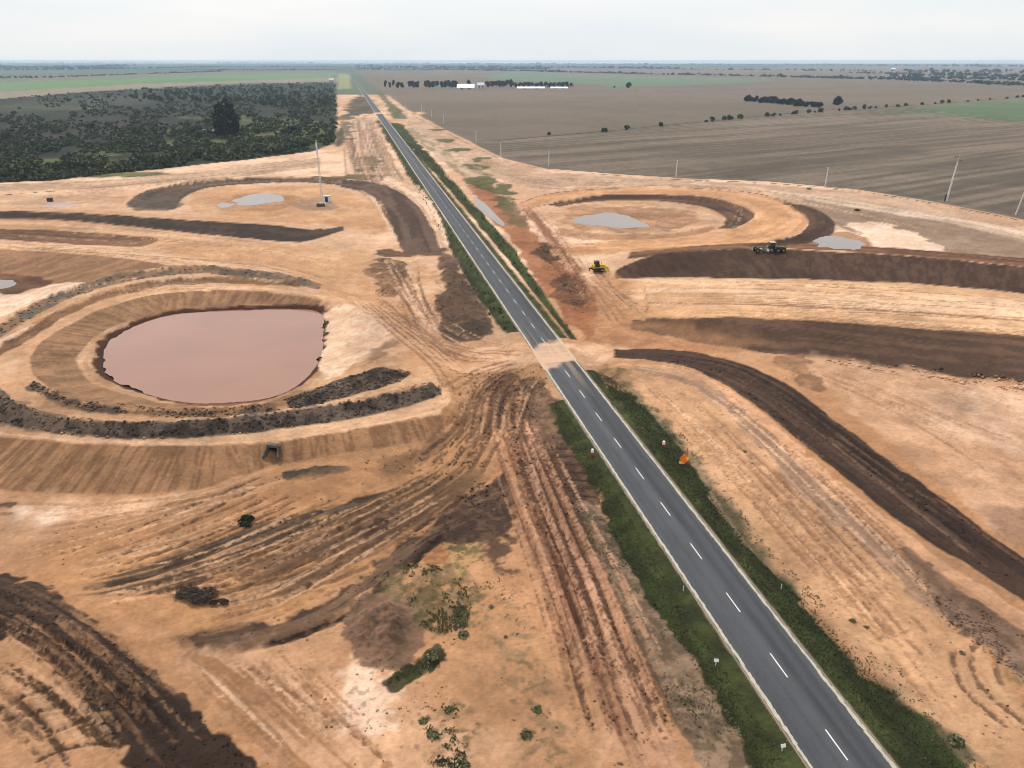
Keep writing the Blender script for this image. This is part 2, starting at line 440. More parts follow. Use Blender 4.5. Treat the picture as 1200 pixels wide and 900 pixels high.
# sandy reserve between road and field
area([(440, 128), (475, 133), (520, 156), (585, 188), (640, 201), (720, 208), (800, 212), (900, 216), (1000, 225), (1100, 241), (1200, 262), (1300, 285), (1300, 310), (1100, 285), (960, 262), (900, 226), (800, 218), (700, 217), (640, 222), (600, 215), (545, 190), (500, 160), (470, 140)], A(200, 166, 138), 0.9, A(182, 146, 118), f2=0.05, sm=False)
area([(940, 232), (1010, 240), (1090, 250), (1200, 275), (1300, 300), (1300, 330), (1200, 306), (1100, 296), (1000, 272), (950, 250)], A(166, 142, 120), 0.9, A(150, 124, 102), f2=0.08, sm=False)
strip([(900, 222), (1000, 236), (1100, 252), (1200, 271), (1300, 294)], [(900, 226), (1000, 243), (1100, 260), (1200, 281), (1300, 306)], A(208, 180, 155), A(188, 160, 134), seed=3, fa=0.3)
area([(1000, 262), (1040, 262), (1075, 278), (1115, 294), (1030, 292), (1005, 280)], WHITE, 0.9, PALE, n=2)
track([(640, 199), (720, 206), (800, 211), (900, 215), (1000, 224), (1100, 240), (1200, 260), (1300, 284)], 1.2, BLACK, 0.75, 0.25, 0.02, rag=0.9)
track([(470, 128), (530, 159), (590, 188), (640, 199)], 1.4, A(96, 84, 66), 0.8, 0.2, 0.02, rag=0.8)
track([(552, 166), (587, 164.5), (700, 154.5), (830, 142.5), (960, 131), (1060, 127), (1200, 120)], 3.5, A(70, 66, 52), 0.95, 0.2, 0.02, rag=0.3)
# ---- left side, between wood and pond
strip([(-100, 219), (0, 216), (110, 212), (200, 204), (300, 193), (375, 185)], [(-100, 228), (0, 224), (110, 221), (200, 214), (300, 205), (375, 196)], A(200, 166, 136), A(180, 146, 118), fa=0.25, seed=4)
track([(-80, 232), (0, 229), (40, 226), (72, 224)], 1.0, BLACK, 1, 0.3, 0.05)
track([(90, 222), (160, 216), (240, 207), (330, 199)], 1.8, A(140, 112, 90), 0.7, 0.1, 0.1, seed=2)
strip([(-100, 230), (0, 231), (90, 228), (150, 226)], [(-100, 244), (0, 245), (90, 245), (146, 246)], A(208, 168, 134), A(190, 150, 116), fa=0.2, seed=5)
area([(52, 239), (70, 237), (88, 240), (84, 243), (60, 243)], A(190, 170, 160), 0.7)
strip([(147, 242), (158, 230), (190, 219), (230, 213), (280, 209), (340, 207), (400, 209), (440, 216), (470, 228), (490, 245), (502, 265), (516, 292)], [(205, 246), (215, 232), (235, 222), (270, 217), (330, 214), (380, 215), (420, 222), (443, 232), (456, 250), (463, 275), (480, 297)], A(116, 91, 75), A(96, 76, 63), fa=0.35, seed=6, n=0.4)
area([(150, 246), (165, 232), (195, 226), (212, 230), (205, 246)], A(112, 98, 84), 0.8, A(96, 84, 74), f2=0.2, n=1)
area([(222, 240), (240, 226), (290, 219), (350, 218), (400, 223), (435, 237), (452, 262), (440, 275), (380, 262), (300, 254), (230, 249)], A(206, 162, 122), 1, A(196, 148, 108), f2=0.06)
area([(256, 236), (275, 229), (320, 226), (352, 230), (350, 240), (310, 247), (262, 246)], A(172, 124, 88), 0.9, A(190, 144, 108), f2=0.1, n=2)
area([(355, 236), (372, 232), (395, 235), (402, 243), (375, 247), (355, 244)], A(166, 132, 108), 0.8, n=2, seed=4)
strip([(-100, 243), (0, 247), (100, 250), (200, 257), (300, 263), (370, 269), (402, 265)], [(-100, 253), (0, 257), (60, 258), (150, 265), (250, 276), (330, 283), (362, 283), (402, 270)], A(96, 78, 66), A(82, 68, 58), fa=0.5, seed=7, n=0.4, e=0.6)
strip([(-100, 258), (0, 259), (100, 263), (200, 272), (320, 284)], [(-100, 267), (0, 267), (100, 271), (200, 279), (320, 288)], A(188, 146, 110), A(206, 164, 128), fa=0.4, seed=8)
strip([(-100, 266), (0, 268), (60, 270), (120, 274), (170, 278), (184, 281)], [(-100, 279), (0, 281), (60, 285), (120, 288), (165, 289), (184, 283)], A(142, 104, 76), A(120, 86, 64), fa=0.5, seed=9)
track([(-60, 272), (40, 274), (110, 279), (150, 284)], 0.9, A(96, 70, 54), 0.8, 0.0, 0.1)
strip([(-100, 283), (0, 284), (80, 289), (200, 300), (320, 318)], [(-100, 291), (0, 292), (80, 296), (200, 309), (300, 322)], A(214, 172, 136), A(198, 154, 116), fa=0.4, seed=10)
area([(200, 282), (330, 288), (440, 300), (430, 330), (400, 345), (330, 316), (240, 304), (190, 295)], A(202, 156, 112), 0.7, A(190, 142, 100), f2=0.08, n=2, e=3)
strip([(-100, 291), (0, 293), (80, 297), (150, 304), (215, 314)], [(-100, 328), (0, 328), (60, 333), (150, 334), (215, 322)], A(168, 126, 92), A(152, 112, 82), fa=0.1, fl=0.5, seed=11, n=0.4)
area([(-60, 322), (0, 322), (45, 325), (60, 332), (35, 340), (10, 346), (-60, 350)], A(132, 94, 70), 1, A(110, 80, 60), f2=0.2)
area([(-60, 350), (20, 345), (70, 332), (100, 332), (88, 340), (40, 356), (0, 380), (-60, 400)], WHITE, 0.9, PALE, f2=0.2)
# ---- pond platform
area(plat, A(196, 150, 112), 1, A(206, 164, 128), f2=0.12, n=0.3)
BERM1u = [(-60, 402), (0, 380), (20, 368), (50, 351), (90, 336), (140, 321), (190, 314), (235, 311), (280, 315), (330, 321), (376, 333)]
BERM1l = [(-60, 418), (0, 396), (20, 382), (50, 365), (90, 347), (140, 332), (190, 324), (235, 321), (280, 325), (330, 331), (374, 339)]
strip(BERM1u, BERM1l, A(122, 108, 94), A(156, 124, 97), fa=0.5, fl=0.3, seed=12, n=0.7)
strip([(-60, 420), (0, 397), (50, 372), (100, 351), (150, 336), (210, 325), (300, 326)], [(-60, 430), (0, 403), (50, 379), (100, 357), (150, 340), (210, 329), (300, 328)], PALE, SAND, seed=13, fa=0.5)
strip([(-40, 432), (0, 406), (30, 388), (80, 360), (130, 341), (190, 329), (250, 325), (300, 327), (348, 332)], [(-40, 446), (0, 420), (30, 400), (80, 370), (130, 350), (190, 336), (250, 332), (300, 334), (348, 336)], A(146, 108, 78), A(124, 94, 72), seed=14, fa=0.5, fl=0.2, n=1.2)
strip([(20, 440), (24, 418), (38, 400), (60, 383), (100, 362), (160, 344), (220, 337), (300, 336), (382, 348)], [(34, 440), (37, 420), (45, 405), (70, 387), (110, 366), (160, 350), (220, 342), (300, 341), (380, 353)], A(214, 170, 132), A(200, 154, 116), seed=15, fa=0.5)
strip([(60, 456), (42, 440), (37, 420), (45, 405), (70, 387), (110, 366), (160, 350), (220, 342), (300, 341), (378, 352)], [(105, 450), (92, 435), (90, 420), (98, 408), (112, 394), (142, 380), (200, 366), (250, 360), (320, 357), (374, 358)], A(166, 126, 92), A(146, 108, 80), fa=0.12, fl=1.5, seed=16, n=0.5)
strip([(37, 430), (60, 456), (100, 471), (160, 480), (240, 484), (330, 477), (370, 458)], [(90, 425), (100, 444), (125, 455), (170, 468), (230, 478), (300, 474), (350, 457)], A(172, 130, 96), A(156, 118, 88), fa=0.2, fl=0.4, seed=17, n=0.5)
strip([(95, 432), (92, 418), (104, 404), (118, 394), (145, 382), (200, 368), (250, 362), (320, 359), (376, 358)], [(108, 432), (108, 418), (116, 406), (128, 396), (150, 385), (203, 371), (252, 364), (320, 361), (376, 360)], A(212, 170, 134), A(196, 152, 116), seed=18, fa=0.5)
bank = smooth(wat, True)
track(list(map(tuple, bank[::3])) + [tuple(bank[0])], 2.4, A(140, 98, 70), 0.8, 0.0, 0.0, rag=0.5)
track(list(map(tuple, bank[::3])) + [tuple(bank[0])], 1.2, A(74, 48, 36), 1.0, 0.0, 0.0, rag=0.3, seed=3)
ii = sel(WT, 8); dwt = sdpoly(X[ii], Y[ii], WT) + 0.9 * fbm(X[ii] * 0.35, Y[ii] * 0.35, 78, 4)
put(ii, sstep(-4.2, -2.6, dwt) * .45, A(160, 118, 86)); put(ii, sstep(-1.9, -1.2, dwt), A(90, 60, 44))
area([(384, 358), (430, 368), (460, 394), (450, 406), (420, 425), (400, 440), (378, 446), (370, 432), (380, 400)], A(224, 190, 160), 1, A(214, 174, 142), f2=0.2, n=1.5)
strip([(330, 470), (370, 456), (410, 441), (450, 431), (484, 436)], [(345, 480), (390, 470), (430, 459), (470, 447), (484, 440)], A(126, 108, 93), A(96, 82, 71), fa=0.5, fl=0.5, seed=19, n=0.8)
strip([(40, 446), (60, 458), (85, 469), (130, 476), (200, 482), (270, 480), (320, 474)], [(30, 454), (55, 468), (90, 481), (140, 487), (210, 490), (280, 488), (330, 481)], A(112, 94, 80), A(156, 120, 92), fa=0.5, fl=0.25, seed=20, n=0.9)
strip([(-60, 440), (0, 470), (20, 480), (80, 490), (180, 492), (300, 486), (400, 471), (500, 452)], [(-60, 452), (0, 480), (20, 486), (80, 496), (180, 496), (300, 490), (400, 475), (500, 455)], A(204, 160, 124), A(176, 138, 110), fa=1, seed=21)
strip([(-80, 432), (0, 455), (20, 472), (60, 487), (120, 494), (180, 495), (260, 491), (350, 481), (440, 466), (500, 453), (515, 452)], [(-80, 482), (0, 497), (60, 508), (120, 514), (180, 515), (260, 512), (350, 500), (420, 490), (480, 475), (517, 463)], A(118, 101, 87), A(86, 73, 64), fa=0.5, fl=0.35, seed=22, n=0.5)
area([(0, 462), (30, 476), (80, 490), (130, 497), (150, 512), (90, 510), (40, 500), (0, 494)], A(112, 96, 82), 0.7, A(140, 116, 96), f2=0.5, n=2)
strip([(-80, 497), (0, 507), (60, 512), (140, 517), (250, 518), (350, 510), (430, 496), (516, 476)], [(-80, 502), (0, 512), (60, 517), (140, 521), (250, 522), (350, 516), (430, 502), (518, 486)], A(218, 174, 138), A(204, 158, 120), seed=23, fa=0.8)
strip([(-80, 508), (0, 513), (140, 522), (250, 523), (330, 518), (420, 503), (520, 488)], [(-80, 572), (0, 574), (100, 580), (200, 578), (270, 567), (320, 546), (520, 514)], A(172, 128, 92), A(150, 110, 78), fa=0.10, fl=1.7, seed=24, n=0.5)
area([(-80, 580), (0, 580), (100, 584), (220, 582), (300, 575), (250, 600), (160, 612), (80, 630), (0, 660), (-80, 650)], A(212, 168, 132), 0.9, A(196, 150, 114), f2=0.15, n=2, e=3)
area([(20, 597), (70, 602), (60, 618), (25, 615)], WHITE, 0.7, n=2, e=3)
track([(-20, 594), (24, 592)], 1.0, A(84, 66, 52), 0.9, 0.2, 0.1); track([(-20, 604), (20, 603)], 0.7, A(84, 66, 52), 0.8, 0.1, 0.1)
area([(330, 552), (370, 546), (408, 549), (412, 554), (370, 560), (332, 563)], A(82, 74, 62), 0.95, A(108, 88, 70), f2=0.6, n=1.5)
area([(-60, 640), (60, 660), (140, 720), (240, 790), (330, 760), (420, 720), (300, 770), (400, 860), (300, 905), (180, 800), (60, 700)], A(170, 122, 84), 0.6, A(186, 138, 98), f2=.12, n=3, e=6)
area([(-60, 600), (90, 620), (60, 660), (-60, 680)], A(172, 128, 94), .6, n=3, e=6)
# ---- earth fan between pond and crossing
area([(60, 640), (200, 600), (330, 566), (470, 530), (560, 500), (600, 520), (590, 560), (480, 640), (380, 700), (250, 740), (160, 730), (90, 690)], A(190, 140, 96), 0.8, A(172, 124, 86), f2=0.2, n=2, e=4)
strip([(60, 620), (160, 598), (250, 568), (320, 548)], [(70, 640), (170, 616), (260, 582), (330, 556)], A(176, 132, 96), A(196, 150, 112), fa=1.2, seed=25, fade=0.2)
strip([(76, 688), (130, 676), (190, 656), (250, 634), (310, 614), (380, 596), (440, 580), (480, 570)], [(90, 700), (160, 698), (220, 684), (280, 660), (340, 636), (400, 610), (450, 590), (484, 574)], A(112, 90, 70), A(182, 136, 98), fa=1.3, fl=0.012, seed=26, thr=-0.05, soft=0.22, fade=0.1, rut=0.08)
strip([(300, 650), (370, 620), (440, 590), (500, 560), (540, 530)], [(250, 740), (360, 690), (450, 640), (520, 595), (570, 560)], A(186, 138, 96), A(128, 96, 70), fa=0.7, fl=0.02, seed=27, thr=-0.1, soft=0.3, fade=0.15, rut=0.08)
area([(395, 628), (430, 602), (465, 596), (460, 622), (430, 640), (405, 645)], A(110, 84, 66), 0.7, A(150, 112, 82), f2=0.5, n=2, e=3)
area([(440, 545), (490, 525), (520, 515), (500, 540), (460, 560)], A(128, 96, 72), 0.7, n=2, e=3)
track([(492, 535), (515, 518), (535, 506)], 0.7, A(92, 64, 48), 0.9, -0.2)
for k, (a_, op) in enumerate([(0, .8), (7, .6), (15, .8), (26, .6), (40, .8), (55, .7), (68, .8), (80, .5), (95, .7)]):
    track([(120 + a_, 690 + a_ * .25), (220 + a_ * .9, 668 + a_ * .35), (330 + a_ * .8, 628 + a_ * .5), (430 + a_ * .7, 590 + a_ * .4), (520 + a_ * .4, 545 + a_ * .2)], 0.55, A(104, 78, 58), op * 0.8, -0.12, 0.15, seed=k)
strip([(592, 556), (545, 588), (500, 620), (460, 650), (415, 683), (365, 712), (300, 733), (205, 745)], [(604, 625), (580, 632), (540, 638), (500, 650), (450, 680), (390, 730), (330, 752), (240, 770)], A(92, 71, 58), A(128, 98, 76), fa=0.7, fl=0.03, seed=28, thr=0.3, n=2.0, e=1.2, rut=0.06)
area([(205, 745), (280, 735), (340, 735), (330, 752), (270, 768), (225, 768)], A(140, 106, 80), 0.6, A(110, 84, 66), f2=0.5, n=2, e=2)
area([(540, 600), (590, 560), (606, 600), (602, 640), (590, 668), (565, 640), (520, 640)], A(82, 62, 52), 0.8, A(118, 90, 70), f2=0.5, n=3.5, e=2, patchy=.35)
track([(265, 768), (330, 752), (400, 726), (450, 690), (490, 655), (530, 615)], 0.7, A(60, 46, 40), 1.0, -0.25, rag=.3)
area([(205, 772), (330, 756), (420, 725), (400, 780), (440, 820), (520, 900), (330, 900), (260, 820)], A(206, 160, 124), 0.8, A(192, 146, 110), f2=0.15, n=2, e=3)
strip([(262, 770), (300, 790), (380, 838), (470, 905)], [(205, 770), (260, 830), (330, 905)], A(190, 144, 104), A(172, 126, 90), fa=0.8, seed=29, open_=0.3)
track([(270, 772), (320, 800), (390, 845), (470, 905)], 0.4, A(128, 94, 70), 0.8, -0.12)
area([(410, 770), (460, 800), (460, 850), (430, 870), (400, 830)], WHITE, 0.6, n=3, e=4)
# bottom-left haul track
strip([(-80, 655), (0, 676), (40, 689), (72, 710), (112, 740), (152, 766), (182, 796), (222, 830), (262, 865), (310, 908), (360, 950)], [(-80, 700), (-20, 725), (0, 738), (40, 760), (78, 798), (112, 850), (150, 905), (190, 950)], A(72, 55, 45), A(126, 93, 68), fa=0.9, fl=0.03, seed=30, thr=0.55, soft=0.25, n=2.2, e=1.2, rut=0.08)
strip([(0, 672), (50, 690), (110, 735), (170, 782), (230, 835), (305, 905)], [(-20, 705), (30, 722), (90, 770), (150, 815), (210, 872), (240, 905)], A(74, 57, 46), A(100, 78, 62), fa=0.9, fl=0.05, seed=31, thr=0.2, n=1.5, op=0.85)
area([(-100, 745), (0, 755), (60, 800), (110, 860), (140, 910), (-100, 910)], A(192, 144, 106), 0.9, A(176, 130, 94), f2=0.25, n=2)
for k, pts in enumerate([[(-10, 838), (20, 822), (60, 806), (78, 800)], [(0, 846), (30, 840), (60, 832), (90, 822)], [(0, 822), (40, 838), (70, 880), (85, 905)], [(30, 900), (70, 880), (120, 872), (150, 880)], [(60, 860), (100, 845), (125, 850)], [(-10, 780), (60, 820), (120, 880)], [(0, 770), (80, 830), (140, 890)]]):
    track(pts, 0.4, A(92, 68, 50), 0.9, -0.15, 0.15, seed=20 + k)
# mound and weeds in the middle foreground
area([(402, 745), (410, 715), (440, 695), (480, 700), (500, 730), (490, 765), (470, 785), (425, 782)], A(116, 92, 74), 0.95, A(138, 106, 84), f2=0.4, n=1.5)
area([(440, 690), (480, 665), (540, 668), (556, 700), (548, 735), (520, 745), (490, 735), (470, 705)], A(98, 90, 58), 0.85, A(142, 116, 84), f2=0.7, n=3, e=2, patchy=.35, veg=0.8)
area([(494, 652), (514, 642), (526, 648), (522, 662), (508, 666)], A(178, 122, 82), .8, A(152, 98, 64), f2=0.8)
area([(530, 640), (552, 640), (558, 656), (540, 670), (528, 660)], A(186, 146, 98), 0.8, A(120, 108, 66), f2=1.0, n=2.5, veg=.4)
strip([(452, 803), (470, 783), (495, 768), (514, 757)], [(462, 812), (485, 798), (510, 782), (524, 768)], A(74, 76, 46), A(98, 90, 62), fa=1, fl=0.4, seed=32, n=1.5, veg=1)
area([(484, 838), (500, 828), (548, 830), (560, 850), (545, 880), (552, 905), (500, 905), (505, 870)], A(150, 122, 88), 0.8, A(110, 100, 66), f2=0.8, n=2.5, e=2, patchy=0.6, veg=0.6)
area([(560, 700), (600, 710), (640, 790), (660, 860), (655, 905), (625, 905), (610, 850), (585, 790)], A(160, 130, 96), 0.7, A(124, 108, 78), f2=0.6, n=2.5, e=3, patchy=0.55, veg=0.5)
# wheel-track fan running down beside the road
area([(545, 430), (640, 425), (640, 470), (620, 520), (560, 520), (540, 470)], A(196, 148, 108), 0.8, A(180, 132, 94), f2=0.3, n=2, e=3)
strip([(590, 500), (620, 590), (650, 690), (690, 790), (740, 905)], [(636, 500), (662, 590), (704, 680), (752, 790), (806, 905)], A(196, 148, 115), A(164, 116, 86), fa=0.9, fl=0.012, seed=33, thr=0.1, soft=0.3, n=1, rut=0.06)
for k, (x0, x1, x2, x3, op) in enumerate([(588, 612, 668, 745, .7), (596, 622, 680, 760, .9), (604, 634, 698, 778, .6), (612, 644, 708, 795, 1), (616, 650, 716, 806, .8), (628, 662, 732, 822, .6), (570, 596, 640, 690, .4)]):
    track([(x0, 470), (x1, 560), (x2, 700), (x3, 905)], 0.45, A(112, 76, 58), op * 0.9, -0.18, 0.08, seed=40 + k, rag=0.8)
track([(606, 530), (622, 580), (640, 615), (660, 660)], 0.6, A(84, 54, 42), 0.9, -0.2)
area([(566, 452), (580, 440), (598, 438), (612, 470), (612, 515), (600, 520), (590, 490), (572, 475)], A(116, 84, 64), 0.85, A(164, 120, 88), f2=0.5, n=2)
strip([(562, 455), (585, 440), (600, 437)], [(585, 478), (600, 470), (612, 465)], A(96, 70, 54), A(140, 102, 76), seed=34, fa=1, n=2)
area([(612, 445), (640, 448), (652, 475), (664, 530), (700, 600), (690, 640), (664, 600), (640, 540), (622, 490)], A(140, 108, 84), 0.9, A(106, 84, 66), f2=0.5, n=1.5, veg=0.3)
area([(645, 525), (680, 520), (700, 560), (706, 590), (670, 594), (650, 560)], A(112, 86, 68), 0.8, A(84, 64, 52), f2=0.6, n=2, veg=0.3)
for k in range(8):
    track([(642 + k * 3, 528 + k * 9), (664 + k * 3, 526 + k * 9.3), (690 + k * 2, 529 + k * 9)], 0.4, A(72, 54, 44), 0.8, -0.15, 0.2, seed=60 + k)
area([(672, 600), (706, 600), (770, 700), (840, 812), (905, 905), (828, 905), (770, 800), (722, 700)], A(156, 128, 104), 0.95, A(120, 100, 80), f2=0.7, n=1, veg=0.5)
# verge left of the road, near part
LEDGE = [(651, 470), (668, 490), (700, 545), (740, 608), (790, 690), (850, 785), (900, 862), (946, 935), (1010, 1030)]
LOUT = [(649, 475), (657, 505), (690, 566), (729, 645), (770, 715), (829, 805), (868, 868), (894, 935), (944, 1030)]
strip(LEDGE, LOUT, GRASSD, A(74, 84, 44), fa=0.6, fl=0.15, seed=35, n=1.6, veg=1, thr=0.3)
strip([(446, 142), (470, 170), (500, 210), (540, 270), (575, 322), (608, 372), (618, 388)], [(440, 142), (459, 172), (484, 215), (518, 275), (548, 330), (574, 372), (588, 388)], A(58, 62, 36), A(76, 78, 46), fa=0.25, fl=0.05, seed=36, n=0.6, veg=1)
# right of the road
strip([(455, 142), (474, 165), (520, 215), (560, 262), (620, 335), (668, 398)], [(472, 146), (500, 178), (548, 232), (600, 290), (640, 350), (678, 398)], A(80, 88, 46), A(64, 72, 40), fa=0.25, fl=0.05, seed=37, n=0.6, veg=1)
area([(408, 137), (440, 134.5), (490, 131.5), (492, 134.5), (445, 138), (410, 140)], PALE, .9, SAND, n=.6)
strip([(440, 108), (452, 124), (462, 140)], [(446, 108), (470, 130), (478, 140)], A(104, 104, 66), A(126, 114, 86), seed=38, fa=.2, veg=1)
strip([(695, 436), (730, 480), (770, 540), (830, 622), (900, 715), (980, 822), (1058, 925)], [(728, 446), (766, 474), (820, 530), (858, 582), (899, 640), (962, 702), (1020, 752), (1080, 802), (1165, 900)], A(146, 122, 94), A(112, 98, 72), fa=0.8, fl=0.2, seed=39, n=2.2, veg=0.8)
strip([(695, 436), (730, 480), (770, 540), (830, 622), (900, 715), (980, 822), (1058, 925), (1130, 1020)], [(716, 442), (748, 470), (801, 530), (838, 588), (877, 642), (938, 702), (990, 752), (1038, 802), (1120, 892), (1250, 1020)], GRASSD, A(72, 80, 44), fa=0.6, fl=0.15, seed=40, n=1.4, veg=1, thr=0.1)
area([(695, 430), (722, 428), (745, 440), (740, 462), (720, 456), (705, 446)], A(110, 94, 64), 0.8, A(168, 128, 92), f2=0.6, n=2, veg=0.6)
# grass right up to the seal
la = road_coords(*T(650, 470)[0])[0]; lb = road_coords(*T(618, 388)[0])[0]; lr = road_coords(*T(692, 432)[0])[0]; lrb = road_coords(*T(672, 398)[0])[0]
fr_ = 1.2 * fbm(X * 0.4, Y * 0.4, 333, 3)
gin = sstep(np.where(rd < 0, 8.0, 6.6), np.where(rd < 0, 7.0, 5.6), ad + 0.35 * fr_) * (ad > 3.6) * (((rd < 0) & ((rl < la + fr_) | ((rl > lb) & (rl < 700)))) | ((rd > 0) & ((rl < lr + fr_) | ((rl > lrb) & (rl < 700)))))
gi = np.nonzero(gin > 0)[0]
gc = GRASSD * 1.1 + (GRASS - GRASSD) * np.clip(0.5 + 0.8 * fr_[gi], 0, 1)[:, None]
C[gi] = C[gi] * (1 - gin[gi][:, None]) + gc * gin[gi][:, None]; VEG[gi] = np.maximum(VEG[gi], gin[gi])
sh = np.nonzero((ad > 3.7) & (ad < 4.5) & (Y < 900))[0]
shm = sstep(4.35, 3.9, ad[sh] + 0.15 * fr_[sh]) * 0.75
put(sh, shm, A(168, 146, 116))
# clay strip right of far road
area([(535, 196), (560, 208), (590, 235), (615, 262), (650, 300), (690, 340), (700, 380), (690, 400), (668, 380), (640, 340), (605, 290), (570, 245)], A(178, 120, 82), 0.95, A(164, 106, 70), f2=0.08, n=1)
strip([(478, 142), (510, 165), (545, 192), (580, 205)], [(476, 150), (505, 178), (540, 205), (565, 214)], A(198, 168, 138), A(162, 140, 108), seed=41, fa=0.2)
for k, (cx, cy, rx, ry) in enumerate([(566, 213, 16, 8), (588, 222, 14, 6), (592, 237, 12, 8), (555, 196, 14, 3), (536, 176, 8, 3), (522, 164, 10, 3), (560, 188, 8, 3), (512, 152, 6, 3)]):
    area([(cx - rx, cy), (cx - rx * .2, cy - ry), (cx + rx, cy - ry * .2), (cx + rx * .5, cy + ry), (cx - rx * .5, cy + ry * .8)], A(80, 88, 44), 0.9, A(106, 104, 66), f2=0.15, n=2, seed=k, veg=1)
area([(588, 244), (606, 244), (618, 262), (608, 268), (592, 256)], A(120, 104, 72), 0.8, n=2, veg=.7)
strip([(606, 240), (625, 262), (648, 292), (672, 322)], [(614, 236), (636, 260), (660, 290), (684, 318)], A(196, 146, 112), A(160, 112, 80), seed=42, fa=0.4)
area([(630, 288), (645, 285), (655, 300), (645, 310), (632, 304)], A(110, 80, 60), 0.9, A(90, 66, 50), f2=0.3, n=2, veg=0.5)
area([(645, 330), (668, 322), (690, 336), (686, 356), (662, 358), (650, 348)], A(128, 88, 66), 0.85, A(96, 68, 54), f2=0.3, n=2, veg=0.3)
track([(632, 300), (650, 312), (662, 330), (655, 350)], 0.8, A(110, 78, 60), 0.7, -0.1)
# upper right loop
strip([(612, 238), (640, 228), (700, 222), (780, 221), (850, 224), (905, 232), (938, 246), (946, 262), (930, 277), (890, 286), (800, 292), (700, 296)], [(618, 243), (650, 236), (700, 229), (780, 228), (835, 232), (868, 243), (872, 256), (852, 268), (810, 275), (760, 280), (700, 284), (650, 288)], A(212, 162, 120), A(200, 148, 106), fa=0.25, seed=43, n=0.5)
strip([(640, 240), (700, 229), (780, 228), (840, 233), (878, 246), (884, 256), (858, 268)], [(655, 243), (700, 236), (775, 236), (825, 243), (850, 254), (850, 262), (836, 269)], A(98, 72, 58), A(122, 91, 71), fa=0.4, seed=44, n=0.5)
area([(640, 250), (680, 240), (770, 237), (825, 244), (845, 258), (820, 270), (740, 275), (670, 272), (640, 262)], A(196, 150, 114), 1, A(206, 166, 132), f2=0.1)
area([(660, 262), (676, 252), (740, 250), (775, 258), (760, 270), (700, 271)], A(168, 126, 92), 0.8, A(184, 140, 104), f2=0.15, n=2, e=2)
strip([(915, 240), (948, 244), (974, 260), (968, 276), (930, 286), (890, 289)], [(930, 245), (948, 254), (950, 264), (938, 276), (910, 284), (885, 286)], A(116, 86, 67), A(98, 74, 59), fa=0.4, seed=45, n=0.4)
strip([(640, 292), (740, 285), (850, 277), (900, 280)], [(650, 300), (740, 296), (850, 289), (900, 287)], A(204, 156, 112), A(190, 140, 98), fa=0.4, seed=46)
area([(940, 280), (975, 273), (1000, 274), (1025, 290), (960, 292)], A(170, 126, 94), 0.9, n=1)
track([(612, 238), (640, 228), (700, 222), (780, 220.5), (850, 223), (905, 231), (945, 247)], 0.9, A(128, 92, 68), .9, 0.15, .03)
track([(640, 288), (740, 284), (850, 276.5), (900, 279)], 0.8, A(140, 100, 74), .8, 0.1, .05)
track([(618, 244), (660, 237), (700, 235)], 1.0, A(118, 88, 68), .8, 0.1, .1)
area([(655, 268), (700, 274), (780, 274), (836, 266), (800, 279), (720, 282), (664, 278)], A(180, 132, 94), .8, A(160, 116, 84), f2=.2)
# banks on the right
strip([(740, 296), (830, 287), (900, 285), (960, 286), (1080, 293), (1200, 303), (1320, 316)], [(735, 304), (830, 293), (900, 291), (960, 293), (1080, 301), (1200, 313), (1320, 327)], A(150, 106, 78), A(126, 88, 66), fa=0.5, seed=47, n=0.4)
track([(960, 288), (1040, 291), (1120, 298), (1200, 307), (1300, 318)], 0.7, A(92, 58, 42), 0.9, -0.15, 0.05)
strip([(722, 317), (760, 301), (830, 293), (900, 292), (1000, 296), (1100, 303), (1200, 313), (1320, 327)], [(722, 327), (800, 326), (900, 327), (1000, 330), (1100, 335), (1200, 344), (1320, 358)], A(108, 81, 64), A(92, 68, 54), fa=0.2, fl=0.9, seed=48, n=0.5)
strip([(750, 308), (830, 294), (900, 293), (960, 297), (900, 306), (830, 309)], [(760, 322), (830, 322), (860, 318), (880, 312), (880, 310), (850, 308)], A(84, 62, 50), None, 0.5, seed=49, e=4)
strip([(715, 328), (800, 327), (900, 328), (1000, 331), (1100, 336), (1200, 345), (1320, 358)], [(715, 352), (800, 355), (900, 357), (1000, 361), (1100, 367), (1200, 376), (1320, 390)], A(212, 166, 124), A(224, 184, 148), fa=0.45, fl=0.01, seed=50, n=0.5)
strip([(730, 355), (800, 357), (900, 358), (1000, 362), (1100, 368), (1200, 377), (1320, 391)], [(730, 373), (800, 372), (900, 373), (1000, 378), (1100, 385), (1200, 393), (1320, 404)], A(208, 160, 116), A(218, 176, 138), fa=0.45, fl=0.01, seed=51, n=0.5)
track([(720, 355), (800, 356), (900, 357.5), (1000, 362), (1100, 368), (1200, 377), (1300, 388)], 0.5, A(140, 98, 70), 0.8, -0.1, 0.1)
track([(720, 352), (820, 347), (900, 350), (1000, 353), (1120, 360), (1200, 366)], 0.4, A(176, 128, 92), 0.6, -0.05, 0.2)
area([(690, 330), (722, 322), (740, 345), (742, 385), (800, 400), (860, 412), (720, 408), (690, 398), (700, 370)], A(192, 140, 100), 0.9, A(176, 124, 86), f2=0.2, n=2, e=3)
strip([(738, 375), (850, 373), (950, 376), (1050, 383), (1200, 394), (1320, 404)], [(742, 386), (800, 398), (880, 411), (950, 419), (1000, 426), (1100, 439), (1200, 450), (1320, 466)], A(120, 90, 70), A(102, 77, 61), fa=0.5, fl=0.03, seed=52, n=0.8)
area([(735, 378), (790, 377), (860, 390), (900, 404), (860, 410), (800, 397), (745, 386)], A(164, 120, 86), 0.7, n=2, e=4)
track([(985, 420), (1050, 428), (1120, 437), (1200, 447), (1290, 460)], 0.5, A(206, 176, 150), 0.7, 0.25, 0.1, rag=1.6)
